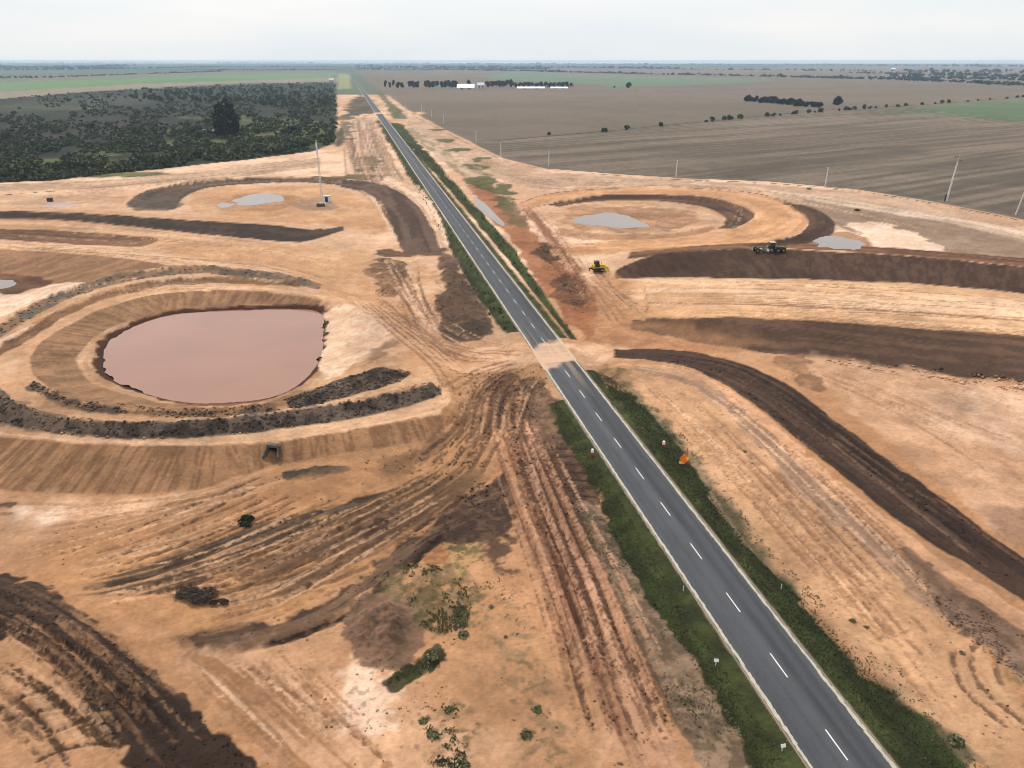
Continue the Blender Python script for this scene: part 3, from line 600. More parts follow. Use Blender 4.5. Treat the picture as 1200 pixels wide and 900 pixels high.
area([(940, 418), (1010, 424), (1100, 440), (1200, 452), (1320, 470), (1320, 640), (1200, 640), (1110, 575), (1040, 520), (985, 470), (950, 440)], A(204, 160, 126), 0.9, A(190, 146, 112), f2=0.12, n=1.5, e=2)
area([(1060, 470), (1110, 450), (1200, 456), (1320, 480), (1320, 540), (1200, 530), (1120, 510)], A(216, 178, 148), 0.7, A(200, 158, 126), f2=0.3, n=3, e=4)
area([(905, 425), (935, 418), (952, 430), (966, 455), (950, 458), (930, 440)], A(166, 122, 88), 0.8, A(136, 100, 74), f2=0.4, n=2)
track([(1085, 475), (1100, 485), (1140, 500), (1200, 520)], 0.6, A(170, 130, 104), 0.6, 0.2, 0.2)
area([(1150, 595), (1200, 598), (1260, 610), (1260, 640), (1200, 640), (1165, 620)], A(150, 116, 92), 0.7, n=2, e=3)
area([(560, 410), (600, 405), (640, 403), (720, 405), (745, 416), (700, 426), (640, 427), (560, 436), (530, 425)], A(222, 178, 142), 0.95, A(208, 160, 122), f2=0.3, n=1.5, e=2)
# dark ramp
strip(rampU, rampL, A(94, 71, 58), A(74, 55, 46), fa=0.55, fl=0.015, seed=53, n=0.5, rut=0.06, thr=0.1)
for k, (pts, w_, c_) in enumerate([([(760, 414), (860, 430), (930, 472), (1000, 528), (1090, 600), (1200, 688)], 0.6, A(52, 38, 32)), ([(870, 440), (940, 492), (1010, 548), (1090, 612), (1180, 682)], 0.35, A(140, 108, 88)), ([(900, 445), (960, 490), (1040, 550), (1130, 622), (1200, 672)], 0.4, A(60, 45, 38)), ([(1090, 578), (1150, 625), (1210, 668)], 0.4, A(120, 88, 68))]):
    track(pts, w_, c_, 0.85, -0.15, 0.1, seed=70 + k)
area([(735, 440), (800, 436), (850, 462), (900, 505), (960, 560), (1040, 640), (1120, 730), (1200, 830), (1260, 905), (1170, 905), (1100, 850), (1000, 770), (900, 650), (840, 570), (780, 490)], A(206, 160, 120), 0.9, A(194, 148, 110), f2=0.15, n=1.5, e=2)
strip([(720, 426), (800, 430), (850, 452), (900, 490), (960, 545), (1040, 610), (1120, 668), (1200, 720), (1280, 780)], [(720, 430), (790, 438), (840, 462), (890, 502), (950, 560), (1030, 628), (1110, 690), (1200, 745), (1280, 810)], A(210, 160, 122), A(190, 142, 106), fa=0.8, fl=0.02, seed=54, n=1)
strip([(740, 428), (810, 440), (860, 472), (910, 520), (970, 580), (1040, 640), (1110, 700), (1200, 760), (1280, 815)], [(745, 436), (805, 452), (850, 484), (900, 535), (960, 598), (1030, 660), (1090, 712), (1190, 790), (1280, 850)], A(164, 130, 106), A(196, 152, 118), fa=0.8, fl=0.03, seed=55, n=2, thr=0.1)
area([(1050, 642), (1075, 645), (1110, 680), (1160, 716), (1210, 750), (1280, 800), (1280, 850), (1180, 770), (1110, 730), (1095, 700)], A(116, 94, 80), 0.85, A(140, 112, 92), f2=0.5, n=1.5)
track([(955, 555), (990, 590), (1020, 622), (1045, 648)], 0.35, A(90, 70, 58), 0.8, -0.12)
for k, pts in enumerate([[(1098, 698), (1108, 722), (1126, 738)], [(1118, 762), (1120, 790), (1140, 820), (1184, 856)], [(1150, 748), (1138, 770), (1146, 800), (1176, 830), (1220, 862)], [(1176, 762), (1168, 785), (1176, 806)], [(1130, 745), (1160, 740), (1200, 765)]]):
    track(pts, 0.42, A(128, 96, 74), 0.85, -0.18, 0.08, rag=.6, seed=80 + k)
area([(1176, 780), (1200, 776), (1260, 800), (1260, 860), (1200, 848), (1180, 815)], A(170, 142, 100), 0.8, A(130, 116, 76), f2=0.6, n=2, patchy=.7, veg=0.5)
for k in range(16):
    x0 = 860 + (k % 8) * 28 + random.uniform(-14, 14); y0 = 520 + (k % 8) * 32 + random.uniform(-26, 20)
    track([(x0, y0), (x0 + 12, y0 + 8), (x0 + 26, y0 + 24)], 0.45, A(150, 112, 82), 0.7, -0.1, 0.25, seed=90 + k)
area([(942, 696), (968, 720), (1010, 760), (1045, 800), (1035, 806), (990, 765), (950, 720)], A(186, 140, 104), 0.6, n=2)
track([(930, 625), (980, 680), (1040, 750), (1090, 815), (1140, 870)], 0.5, A(176, 130, 94), 0.7, -0.06, 0.15, twin=1.8)
# left of far road: worked strip
strip([(402, 138), (405, 170), (418, 215), (440, 240)], [(440, 138), (452, 170), (478, 220), (512, 275)], A(206, 172, 144), A(176, 140, 114), fa=0.3, fl=0.01, seed=56, rut=0.08)
for k, (a_, b_, c_) in enumerate([(408, 404, 408), (414, 414, 418), (420, 424, 436), (428, 436, 458), (436, 448, 478)]):
    track([(a_, 140), (b_, 175), (c_, 218)], 0.8, A(126, 96, 76), 0.7, -0.1, 0.1, seed=110 + k)
strip([(508, 268), (520, 290), (545, 330), (590, 388), (608, 402)], [(498, 268), (508, 290), (536, 330), (576, 390), (600, 404)], A(214, 176, 144), A(196, 156, 120), seed=57, fa=0.5)
for k, (cx, cy, rx, ry) in enumerate([(432, 190, 6, 5), (424, 200, 5, 4), (437, 196, 4, 6), (420, 208, 12, 4), (398, 208, 14, 3), (390, 214, 10, 2), (405, 150, 3, 14)]):
    area([(cx - rx, cy), (cx, cy - ry), (cx + rx, cy), (cx, cy + ry)], A(90, 84, 56), 0.85, A(120, 104, 76), f2=0.15, n=3, seed=k + 20, veg=.8)
area([(436, 312), (452, 303), (476, 308), (480, 325), (470, 345), (448, 348), (438, 330)], A(126, 94, 72), 0.9, A(160, 120, 90), f2=0.25, n=2.5)
strip([(440, 292), (480, 297), (520, 292)], [(440, 298), (480, 302), (524, 300)], A(130, 98, 76), A(110, 84, 66), seed=58, n=2)
area([(480, 306), (500, 306), (520, 340), (505, 390), (490, 400), (482, 360)], A(200, 152, 112), 0.8, A(216, 176, 144), f2=0.2, n=2)
area([(514, 296), (524, 293), (534, 306), (552, 336), (572, 372), (572, 392), (548, 400), (522, 398), (515, 372), (508, 348), (522, 340)], A(122, 94, 74), 0.95, A(100, 78, 62), f2=0.3, n=1)
area([(522, 385), (572, 378), (572, 392), (545, 400), (524, 398)], A(92, 78, 66), 0.8, n=1.5)
area([(395, 330), (435, 330), (470, 370), (520, 410), (560, 420), (520, 440), (460, 430), (470, 395), (440, 365), (400, 350)], A(194, 144, 104), 0.8, A(204, 158, 120), f2=0.2, n=2, e=3)
for k, pts in enumerate([[(430, 350), (460, 375), (500, 405), (540, 440)], [(438, 346), (470, 372), (512, 405), (552, 434)], [(452, 350), (490, 385), (540, 420), (600, 420)], [(420, 352), (470, 395), (510, 430), (540, 480)], [(510, 400), (560, 412), (620, 414)], [(520, 460), (560, 436), (610, 422)], [(530, 500), (555, 470), (580, 440), (620, 424)], [(470, 330), (478, 365), (490, 395)], [(545, 520), (556, 480), (562, 450)], [(556, 520), (575, 480), (590, 440)]]):
    track(pts, 0.5, A(150, 108, 78), 0.75, -0.12, 0.15, twin=1.8, seed=120 + k)
area([(420, 428), (440, 415), (460, 402), (456, 414), (440, 428)], A(140, 108, 82), 0.7, n=3, e=2)
TR = [A(112, 80, 58), A(136, 100, 72), A(92, 70, 56), A(158, 114, 80)]
TP = [A(216, 172, 136), A(206, 162, 124)]
TL = [A(168, 122, 88), A(150, 110, 82), A(222, 182, 148)]
flow([(70, 655), (170, 628), (260, 590), (330, 556)], [(90, 705), (190, 690), (300, 650), (400, 605), (520, 545)], 14, cols=TR[:3], op=(.4, .8), seed=1, rut=-.16)
for k, (pts, w_, o_) in enumerate([([(70, 692), (140, 684), (200, 664), (260, 640), (320, 618), (390, 596), (470, 572)], 1.0, .95), ([(100, 698), (170, 690), (240, 668), (300, 643), (360, 616), (430, 590)], .8, .85), ([(130, 700), (210, 690), (270, 667), (330, 640), (390, 615), (450, 588), (520, 548)], .6, .8), ([(320, 640), (360, 622), (420, 596)], .9, .8), ([(190, 700), (250, 690), (300, 672)], .6, .7), ([(40, 660), (120, 634), (200, 603), (270, 575), (326, 549)], .5, .75), ([(120, 660), (200, 625), (260, 592), (320, 560)], .6, .75), ([(440, 660), (490, 622), (540, 585), (580, 556)], .6, .8)]):
    track(pts, w_, A(86, 68, 54), o_, -.18, .15, rag=.9, seed=300 + k)
area([(400, 610), (440, 590), (470, 596), (452, 622), (425, 640), (402, 632)], A(96, 76, 60), .8, A(140, 106, 80), f2=.7, n=2.5)
area([(418, 622), (440, 612), (445, 632), (424, 642)], A(84, 66, 54), .8, n=3)
area([(355, 640), (385, 625), (392, 640), (366, 655)], A(118, 90, 70), .6, n=3)
flow([(60, 640), (170, 610), (260, 575), (330, 548)], [(110, 705), (240, 680), (330, 640), (430, 590)], 10, cols=TP, op=(.4, .7), seed=2)
flow([(120, 690), (260, 655), (400, 600), (520, 540), (560, 490)], [(210, 745), (340, 720), (450, 650), (540, 590), (585, 555)], 20, cols=TR, op=(.3, .8), seed=3, rut=-.16)
flow([(120, 690), (260, 655), (400, 600), (520, 540), (560, 490)], [(210, 745), (340, 720), (450, 650), (540, 590), (585, 555)], 12, cols=TP, op=(.3, .7), seed=4)
flow([(560, 470), (590, 560), (640, 700), (700, 905)], [(622, 470), (655, 560), (716, 700), (798, 905)], 44, cols=[A(118, 82, 62), A(140, 100, 76), A(96, 68, 53), A(160, 116, 88)], op=(.4, .95), seed=5, rut=-.18, span=(.25, .9))
flow([(560, 470), (590, 560), (640, 700), (700, 905)], [(622, 470), (668, 560), (742, 700), (838, 905)], 14, cols=[A(208, 160, 128), A(196, 146, 112)], op=(.4, .8), seed=6)
flow([(400, 345), (470, 395), (540, 428), (620, 420)], [(470, 325), (520, 375), (580, 403), (650, 404)], 24, cols=TL + TR[3:], op=(.3, .75), seed=7)
flow([(525, 535), (545, 465), (590, 428)], [(612, 520), (622, 460), (642, 430)], 26, w=(.3, .7), cols=[A(104, 76, 58), A(126, 92, 68), A(88, 64, 50)], op=(.5, .9), seed=30, rut=-.2)
flow([(470, 545), (530, 500), (560, 470)], [(560, 575), (580, 530), (600, 480)], 22, w=(.25, .6), cols=[A(108, 80, 60), A(132, 98, 72), A(92, 70, 54)], op=(.4, .85), seed=31, rut=-.16)
flow([(430, 300), (470, 350), (500, 395)], [(490, 300), (500, 350), (530, 400)], 22, w=(.3, .7), cols=[A(140, 104, 78), A(116, 86, 66), A(220, 180, 148)], op=(.4, .8), seed=32)
flow([(402, 140), (405, 180), (430, 222), (470, 300)], [(440, 140), (470, 200), (520, 290), (530, 330)], 24, w=(.4, 1.0), cols=[A(150, 116, 92), A(122, 94, 74), A(224, 190, 162)], op=(.4, .8), seed=33, span=(.15, .5))
flow([(560, 205), (640, 290), (690, 380)], [(600, 215), (680, 300), (720, 400)], 18, w=(.3, .8), cols=[A(132, 90, 66), A(152, 104, 74), A(212, 168, 136)], op=(.4, .8), seed=34, span=(.2, .6))
flow([(525, 530), (545, 460), (600, 422)], [(612, 520), (622, 460), (645, 428)], 22, cols=TR + TP, op=(.3, .8), seed=8, rut=-.15)
flow([(740, 440), (850, 560), (960, 690), (1100, 850)], [(800, 436), (900, 500), (1060, 640), (1200, 790)], 34, cols=TL + [A(140, 104, 78), A(158, 116, 86)], op=(.3, .75), seed=9)
flow([(0, 676), (72, 710), (152, 766), (222, 830), (310, 908)], [(-20, 725), (40, 762), (78, 798), (150, 905)], 34, cols=[A(62, 48, 40), A(80, 62, 50), A(140, 106, 78), A(176, 132, 96)], op=(.4, .9), seed=10, rut=-.15)
flow([(-20, 740), (60, 800), (140, 905)], [(-60, 850), (20, 890), (60, 905)], 14, cols=TR + TP, op=(.3, .7), seed=11)
flow([(205, 772), (260, 830), (330, 905)], [(330, 760), (400, 830), (480, 905)], 22, cols=TR[3:] + TL, op=(.3, .7), seed=12)
flow([(402, 140), (408, 180), (416, 222)], [(440, 140), (460, 185), (506, 268)], 22, w=(.4, .9), cols=TR[1:] + TP, op=(.4, .8), seed=13)
flow([(-60, 262), (200, 277), (330, 290), (440, 320)], [(-60, 292), (200, 306), (320, 318), (430, 350)], 20, w=(.4, .8), cols=TL, op=(.3, .7), seed=14)
flow([(720, 333), (900, 331), (1200, 348), (1300, 360)], [(720, 370), (900, 372), (1200, 390), (1300, 400)], 24, w=(.3, .6), cols=TL, op=(.3, .7), seed=15, rut=-.05)
flow([(480, 135), (560, 180), (640, 205), (800, 215), (1000, 230), (1200, 268)], [(500, 165), (580, 210), (650, 225), (800, 219), (960, 245), (1200, 300)], 34, w=(.5, 1.1), cols=TL + [A(140, 118, 92)], op=(.3, .7), seed=16, span=(.15, .5))
flow([(920, 430), (1050, 490), (1200, 590)], [(960, 422), (1080, 445), (1200, 470)], 26, cols=TL + [A(176, 138, 108)], op=(.25, .6), seed=17)
flow([(612, 232), (700, 224), (800, 223), (900, 232), (942, 256), (880, 286), (700, 298)], [(624, 242), (700, 229), (800, 229), (865, 243), (860, 266), (790, 278), (700, 286)], 20, w=(.4, .8), cols=TL, op=(.3, .6), seed=18, span=(.2, .6))
flow([(640, 300), (690, 340), (720, 400)], [(700, 300), (725, 340), (800, 398)], 20, cols=TR[1:] + TL, op=(.3, .7), seed=19)
flow([(720, 411), (870, 432), (1020, 530), (1200, 662)], [(720, 418), (850, 448), (990, 556), (1200, 700)], 22, cols=[A(60, 45, 38), A(120, 92, 74), A(76, 57, 47)], op=(.4, .8), seed=20)
flow([(150, 240), (200, 222), (300, 211), (400, 211), (470, 230), (510, 285)], [(205, 245), (240, 224), (310, 215), (400, 218), (450, 245), (475, 295)], 18, w=(.4, .8), cols=[A(100, 80, 66), A(150, 122, 98)], op=(.3, .7), seed=21)
flow([(-60, 218), (100, 212), (300, 194), (400, 172)], [(-60, 240), (120, 228), (300, 206), (410, 190)], 22, w=(.5, 1.0), cols=TL, op=(.3, .7), seed=22)
flow([(0, 350), (140, 326), (240, 318), (340, 330)], [(0, 430), (100, 362), (220, 342), (380, 354)], 14, w=(.3, .5), cols=TL, op=(.3, .6), seed=23)
flow([(0, 582), (120, 588), (250, 578), (330, 556)], [(0, 660), (120, 630), (250, 590), (420, 540)], 20, cols=TL, op=(.3, .6), seed=24)
strip([(398, 219), (430, 226), (448, 240), (458, 262), (472, 298)], [(398, 209), (445, 216), (478, 231), (500, 256), (518, 293)], A(120, 95, 79), A(98, 77, 64), fa=0.5, fl=.03, seed=61, n=0.6, rut=.06)
strip([(446, 214), (482, 229), (504, 254), (522, 290)], [(456, 206), (494, 222), (512, 250), (528, 288)], A(222, 186, 156), A(200, 160, 128), fa=0.4, seed=62)
area([(668, 246), (700, 242), (770, 243), (812, 252), (800, 266), (760, 271), (700, 272), (664, 262)], A(160, 116, 84), .75, A(186, 142, 108), f2=.15, n=2.5)
strip([(918, 238), (950, 243), (978, 260), (972, 277), (935, 287), (880, 290)], [(928, 245), (945, 254), (946, 265), (932, 276), (900, 284), (870, 287)], A(112, 84, 66), A(94, 70, 56), fa=0.4, seed=63, n=0.4)
strip([(612, 240), (640, 229.5), (700, 223), (780, 222), (850, 225), (900, 233), (930, 246), (938, 260), (920, 275), (880, 284), (800, 289), (700, 292)], [(622, 243), (650, 235), (700, 228), (780, 227), (840, 230.5), (878, 242), (884, 257), (864, 268), (815, 276), (760, 281), (700, 285)], A(216, 164, 120), A(200, 148, 104), fa=0.3, seed=64, n=0.4, op=.85)
# clods, fine mottling everywhere on bare soil
bare = 1 - np.clip(VEG, 0, 1)
mot = 1 + (0.22 * n_mid + 0.12 * n_sm + 0.09 * fbm(X * 2.2, Y * 2.2, 54, 3)) * np.clip(1.2 - Y / 700, 0.25, 1)
C *= mot[:, None]
clod = fbm(X * 1.4, Y * 1.4, 301, 2) * (0.55 + 0.6 * n_mid)
km = sstep(0.55, 0.8, clod) * 0.4 * (Y < 300)
put(np.arange(len(X)), km, UMBER)
Z += 0.06 * np.clip(clod, -0.5, 1) * (Y < 300) * (ad > 4.6)
Z += VEG * 0.10 * fbm(X * 1.1, Y * 1.1, 305, 3) * (Y < 400) * (ad > 4.4)
lum = C @ np.array([0.3, 0.55, 0.15])
C *= (1 + (np.clip(lum / 0.25, 0.2, 2.0) ** 0.26 - 1) * (1 - 0.8 * np.clip(Y / 900 - 0.5, 0, 1)))[:, None]     # contrast curve: dark ground colours go darker, pale ones paler
C = np.clip(C, 0.005, 0.72)

# ------------------------------------------------------------------ materials
def new_mat(name):
    m_ = bpy.data.materials.new(name); m_.use_nodes = True
    nt = m_.node_tree
    return m_, nt, nt.nodes['Principled BSDF'], nt.nodes, nt.links

def mat(name, rgb, rough=0.7, metal=0.0, var=0.15, scale=3.0, bump=0.0, coat=0.0, spec=0.3, rnd=0.0):
    m_, nt, b, N, L = new_mat(name)
    tc = N.new('ShaderNodeTexCoord'); nz = N.new('ShaderNodeTexNoise'); nz.inputs['Scale'].default_value = scale
    nz.inputs['Detail'].default_value = 6
    L.new(tc.outputs['Object'], nz.inputs['Vector'])
    rp = N.new('ShaderNodeMapRange'); rp.inputs['From Min'].default_value = 0.25; rp.inputs['From Max'].default_value = 0.75
    rp.inputs['To Min'].default_value = 1 - var; rp.inputs['To Max'].default_value = 1 + var
    L.new(nz.outputs['Fac'], rp.inputs['Value'])
    mx = N.new('ShaderNodeVectorMath'); mx.operation = 'SCALE'
    mx.inputs[0].default_value = rgb
    last = rp.outputs['Result']
    if rnd:
        oi = N.new('ShaderNodeObjectInfo'); r2 = N.new('ShaderNodeMapRange')
        r2.inputs['To Min'].default_value = 1 - rnd; r2.inputs['To Max'].default_value = 1 + rnd
        L.new(oi.outputs['Random'], r2.inputs['Value'])
        ml = N.new('ShaderNodeMath'); ml.operation = 'MULTIPLY'
        L.new(last, ml.inputs[0]); L.new(r2.outputs['Result'], ml.inputs[1]); last = ml.outputs[0]
    L.new(last, mx.inputs['Scale'])
    L.new(mx.outputs['Vector'], b.inputs['Base Color'])
    b.inputs['Roughness'].default_value = rough; b.inputs['Metallic'].default_value = metal
    b.inputs['Specular IOR Level'].default_value = spec
    if coat: b.inputs['Coat Weight'].default_value = coat
    if bump:
        bp = N.new('ShaderNodeBump'); bp.inputs['Strength'].default_value = bump
        L.new(nz.outputs['Fac'], bp.inputs['Height']); L.new(bp.outputs['Normal'], b.inputs['Normal'])
    return m_

def leaf_mat(name, rgb, rgb2, rnd=0.25):
    m_, nt, b, N, L = new_mat(name)
    tc = N.new('ShaderNodeTexCoord'); nz = N.new('ShaderNodeTexNoise'); nz.inputs['Scale'].default_value = 0.9; nz.inputs['Detail'].default_value = 3
    L.new(tc.outputs['Object'], nz.inputs['Vector'])
    wn = N.new('ShaderNodeTexWhiteNoise'); geo = N.new('ShaderNodeNewGeometry')
    ad_ = N.new('ShaderNodeMath'); ad_.operation = 'MULTIPLY_ADD'; ad_.inputs[1].default_value = 0.5; 
    L.new(geo.outputs['Random Per Island'], ad_.inputs[0]); L.new(nz.outputs['Fac'], ad_.inputs[2])
    rp = N.new('ShaderNodeMapRange'); rp.inputs['From Min'].default_value = 0.4; rp.inputs['From Max'].default_value = 1.05
    L.new(ad_.outputs[0], rp.inputs['Value'])
    mx = N.new('ShaderNodeMix'); mx.data_type = 'RGBA'
    mx.inputs['A'].default_value = (*rgb, 1); mx.inputs['B'].default_value = (*rgb2, 1)
    L.new(rp.outputs['Result'], mx.inputs['Factor'])
    oi = N.new('ShaderNodeObjectInfo'); r2 = N.new('ShaderNodeMapRange'); r2.inputs['To Min'].default_value = 1 - rnd; r2.inputs['To Max'].default_value = 1 + rnd
    L.new(oi.outputs['Random'], r2.inputs['Value'])
    sc = N.new('ShaderNodeVectorMath'); sc.operation = 'SCALE'
    L.new(mx.outputs['Result'], sc.inputs[0]); L.new(r2.outputs['Result'], sc.inputs['Scale'])
    L.new(sc.outputs['Vector'], b.inputs['Base Color'])
    b.inputs['Roughness'].default_value = 0.75; b.inputs['Specular IOR Level'].default_value = 0.15
    return m_

def soil_mat():
    m_, nt, b, N, L = new_mat('soil')
    at = N.new('ShaderNodeAttribute'); at.attribute_name = 'soil'
    geo = N.new('ShaderNodeNewGeometry')
    def noise(s, d, r=0.55):
        n = N.new('ShaderNodeTexNoise'); n.inputs['Scale'].default_value = s; n.inputs['Detail'].default_value = d; n.inputs['Roughness'].default_value = r
        L.new(geo.outputs['Position'], n.inputs['Vector']); return n
    n1 = noise(1.6, 9, 0.62); n2 = noise(0.22, 7, 0.6)
    mul = N.new('ShaderNodeMath'); mul.operation = 'MULTIPLY'
    r1 = N.new('ShaderNodeMapRange'); r1.inputs['From Min'].default_value = 0.25; r1.inputs['From Max'].default_value = 0.75; r1.inputs['To Min'].default_value = 0.86; r1.inputs['To Max'].default_value = 1.13
    r2 = N.new('ShaderNodeMapRange'); r2.inputs['From Min'].default_value = 0.25; r2.inputs['From Max'].default_value = 0.75; r2.inputs['To Min'].default_value = 0.85; r2.inputs['To Max'].default_value = 1.14
    L.new(n1.outputs['Fac'], r1.inputs['Value']); L.new(n2.outputs['Fac'], r2.inputs['Value'])
    L.new(r1.outputs['Result'], mul.inputs[0]); L.new(r2.outputs['Result'], mul.inputs[1])
    sc = N.new('ShaderNodeVectorMath'); sc.operation = 'SCALE'
    L.new(at.outputs['Color'], sc.inputs[0]); L.new(mul.outputs[0], sc.inputs['Scale'])
    L.new(sc.outputs['Vector'], b.inputs['Base Color'])
    b.inputs['Roughness'].default_value = 0.95; b.inputs['Specular IOR Level'].default_value = 0.12
    bp = N.new('ShaderNodeBump'); bp.inputs['Strength'].default_value = 0.9; bp.inputs['Distance'].default_value = 0.35
    L.new(n1.outputs['Fac'], bp.inputs['Height']); L.new(bp.outputs['Normal'], b.inputs['Normal'])
    return m_

SOIL = soil_mat()

def tag(o, label=None, cat=None, group=None, kind=None):
    if label: o['label'] = label
    if cat: o['category'] = cat
    if group: o['group'] = group
    if kind: o['kind'] = kind
    return o

def mesh_np(name, V, F, material, smooth_=False, parent=None):
    me = bpy.data.meshes.new(name)
    V = np.asarray(V, np.float32); F = np.asarray(F, np.int32)
    k = F.shape[1]
    me.vertices.add(len(V)); me.vertices.foreach_set('co', V.ravel())
    me.loops.add(F.size); me.loops.foreach_set('vertex_index', F.ravel())
    me.polygons.add(len(F)); me.polygons.foreach_set('loop_start', np.arange(0, F.size, k, dtype=np.int32))
    me.polygons.foreach_set('loop_total', np.full(len(F), k, np.int32))
    if smooth_:
        me.polygons.foreach_set('use_smooth', np.ones(len(F), bool))
    me.update(calc_edges=True); me.validate()
    if material: me.materials.append(material)
    o = bpy.data.objects.new(name, me); COL.objects.link(o)
    if parent: o.parent = parent
    return o

def color_attr(o, cols, name='soil'):
    a = o.data.color_attributes.new(name, 'FLOAT_COLOR', 'POINT')
    c = np.ones((len(cols), 4), np.float32); c[:, :3] = cols
    a.data.foreach_set('color', c.ravel())

idx = np.arange(NR * NC).reshape(NR, NC)
F = np.stack([idx[:-1, :-1].ravel(), idx[:-1, 1:].ravel(), idx[1:, 1:].ravel(), idx[1:, :-1].ravel()], -1)
ground = mesh_np('ground', np.stack([X, Y, Z], -1), F, SOIL, True)
color_attr(ground, C)
tag(ground, kind='structure')

# ------------------------------------------------------------------ water
def water_mat(name, rgb):
    m_, nt, b, N, L = new_mat(name)
    geo = N.new('ShaderNodeNewGeometry'); n = N.new('ShaderNodeTexNoise'); n.inputs['Scale'].default_value = 0.05; n.inputs['Detail'].default_value = 3
    L.new(geo.outputs['Position'], n.inputs['Vector'])
    r = N.new('ShaderNodeMapRange'); r.inputs['To Min'].default_value = 0.8; r.inputs['To Max'].default_value = 1.2
    L.new(n.outputs['Fac'], r.inputs['Value'])
    sc = N.new('ShaderNodeVectorMath'); sc.operation = 'SCALE'; sc.inputs[0].default_value = rgb
    L.new(r.outputs['Result'], sc.inputs['Scale']); L.new(sc.outputs['Vector'], b.inputs['Base Color'])
    b.inputs['Roughness'].default_value = 0.10; b.inputs['Specular IOR Level'].default_value = 0.4
    w = N.new('ShaderNodeTexNoise'); w.inputs['Scale'].default_value = 1.6; w.inputs['Detail'].default_value = 4
    L.new(geo.outputs['Position'], w.inputs['Vector'])
    bp = N.new('ShaderNodeBump'); bp.inputs['Strength'].default_value = 0.08; bp.inputs['Distance'].default_value = 0.1
    L.new(w.outputs['Fac'], bp.inputs['Height']); L.new(bp.outputs['Normal'], b.inputs['Normal'])
    return m_
MUDWATER = water_mat('muddy_water', tuple(A(164, 116, 92)))
PALEWATER = water_mat('pale_water', tuple(A(138, 118, 104)))

def pool(name, P, z, material, n_=0.3):
    P = np.asarray(P)
    V = [(p[0], p[1], z) for p in P]
    bm = bmesh.new(); vs = [bm.verts.new(v) for v in V]; f = bm.faces.new(vs)
    bmesh.ops.triangulate(bm, faces=[f])
    for f in bm.faces:
        if f.normal.z < 0: f.normal_flip()
    me = bpy.data.meshes.new(name); bm.to_mesh(me); bm.free(); me.materials.append(material)
    o = bpy.data.objects.new(name, me); COL.objects.link(o); tag(o, kind='structure')
    return o
c0 = WT.mean(0)
WTf = resample(np.r_[WT, WT[:1]], 260)[:-1]
dir_ = (WTf - c0) / np.linalg.norm(WTf - c0, axis=1)[:, None]
WTf = WTf + dir_ * (0.35 + 0.9 * fbm(WTf[:, 0] * 0.35, WTf[:, 1] * 0.35, 77, 3))[:, None]
pool('pond_water', WTf, ZW + 0.0 + float(base_z(c0[0], c0[1])), MUDWATER)
def puddle(pts):
    p = smooth(pts, True); P = T(p[:, 0], p[:, 1]); c = P.mean(0)
    d = np.linalg.norm(P - c, axis=1); a_ = np.arctan2(P[:, 1] - c[1], P[:, 0] - c[0])
    P = c + (P - c) * (1 + 0.22 * fbm(np.cos(a_) * 2.2 + c[0], np.sin(a_) * 2.2, 6, 3))[:, None]
    z = float(np.max(zat(P[:, 0], P[:, 1]))) + 0.03
    ii = sel(P, 1); s = sdpoly(X[ii], Y[ii], P)
    z = float(np.median(zat(P[:, 0], P[:, 1])))
    me = ground.data
    zz = Z[ii].copy(); zz = np.where(s > 0, np.minimum(zz, z - 0.05), zz); Z[ii] = zz
    pool('puddle_water', P, z, PALEWATER)
puddle([(274, 235), (290, 229), (315, 227), (331, 230), (330, 236), (305, 240), (280, 240)])
puddle([(255, 240), (264, 238), (275, 240), (266, 243), (257, 243)])
puddle([(672, 259), (685, 252), (712, 250), (738, 253), (757, 264), (735, 267), (700, 265)])
puddle([(953, 286), (966, 278), (984, 276), (1000, 281), (1015, 288), (985, 289.5)])
puddle([(553, 229), (560, 232), (570, 240), (582, 252), (593, 264), (588, 266), (574, 256), (560, 243)])
puddle([(-40, 327), (0, 328), (19, 330), (14, 336), (0, 340), (-40, 346)])
ground.data.vertices.foreach_set('co', np.stack([X, Y, Z], -1).astype(np.float32).ravel())
ground.data.update()

# ------------------------------------------------------------------ road
def road_pt(l, d):
    return RB + RV * l + RN * d
ls = np.r_[np.arange(-120, 160, 0.6), np.arange(160, 500, 2.0), np.arange(500, 1400, 4.0), np.arange(1400, 6500, 40.0)]
ds = np.linspace(-ROADW / 2 - 0.35, ROADW / 2 + 0.35, 36)
LL, DD = np.meshgrid(ls, ds, indexing='ij')
P = RB + LL[..., None] * RV + DD[..., None] * RN
def road_z(l):
    p = road_pt(np.asarray(l)[..., None], 0.0) if np.ndim(l) else road_pt(l, 0.0)
    return 0.55 + base_z(p[..., 0], p[..., 1])
RZ = road_z(LL.ravel()).reshape(LL.shape) + 0.05 - 0.012 * np.abs(DD) 
RC = np.tile(A(82, 83, 87), (LL.size, 1)).reshape(LL.shape + (3,))
st = fbm(DD * 1.3, LL * 0.015, 401, 4)
RC *= (1 + 0.18 * st + 0.10 * fbm(DD * 0.9, LL * 0.3, 402, 3))[..., None]
for dd_, w_, k_ in [(-2.75, 0.45, -0.16), (-1.15, 0.45, -0.14), (1.1, 0.5, -0.30), (2.8, 0.5, -0.34), (0.2, 0.3, 0.05)]:
    wob = dd_ + 0.25 * vnoise(LL * 0.05, LL * 0 + dd_, 5)
    RC *= (1 + k_ * np.exp(-((DD - wob) / w_) ** 2))[..., None]
# damp dark run in the right lane
RC *= (1 - 0.26 * sstep(0.1, 0.5, fbm(DD * 0.5, LL * 0.02, 410, 3)) * (DD > 0))[..., None]
xl, xr = T(622, 416)[0], T(690, 416)[0]
lc, _ = road_coords(*((xl + xr) / 2))
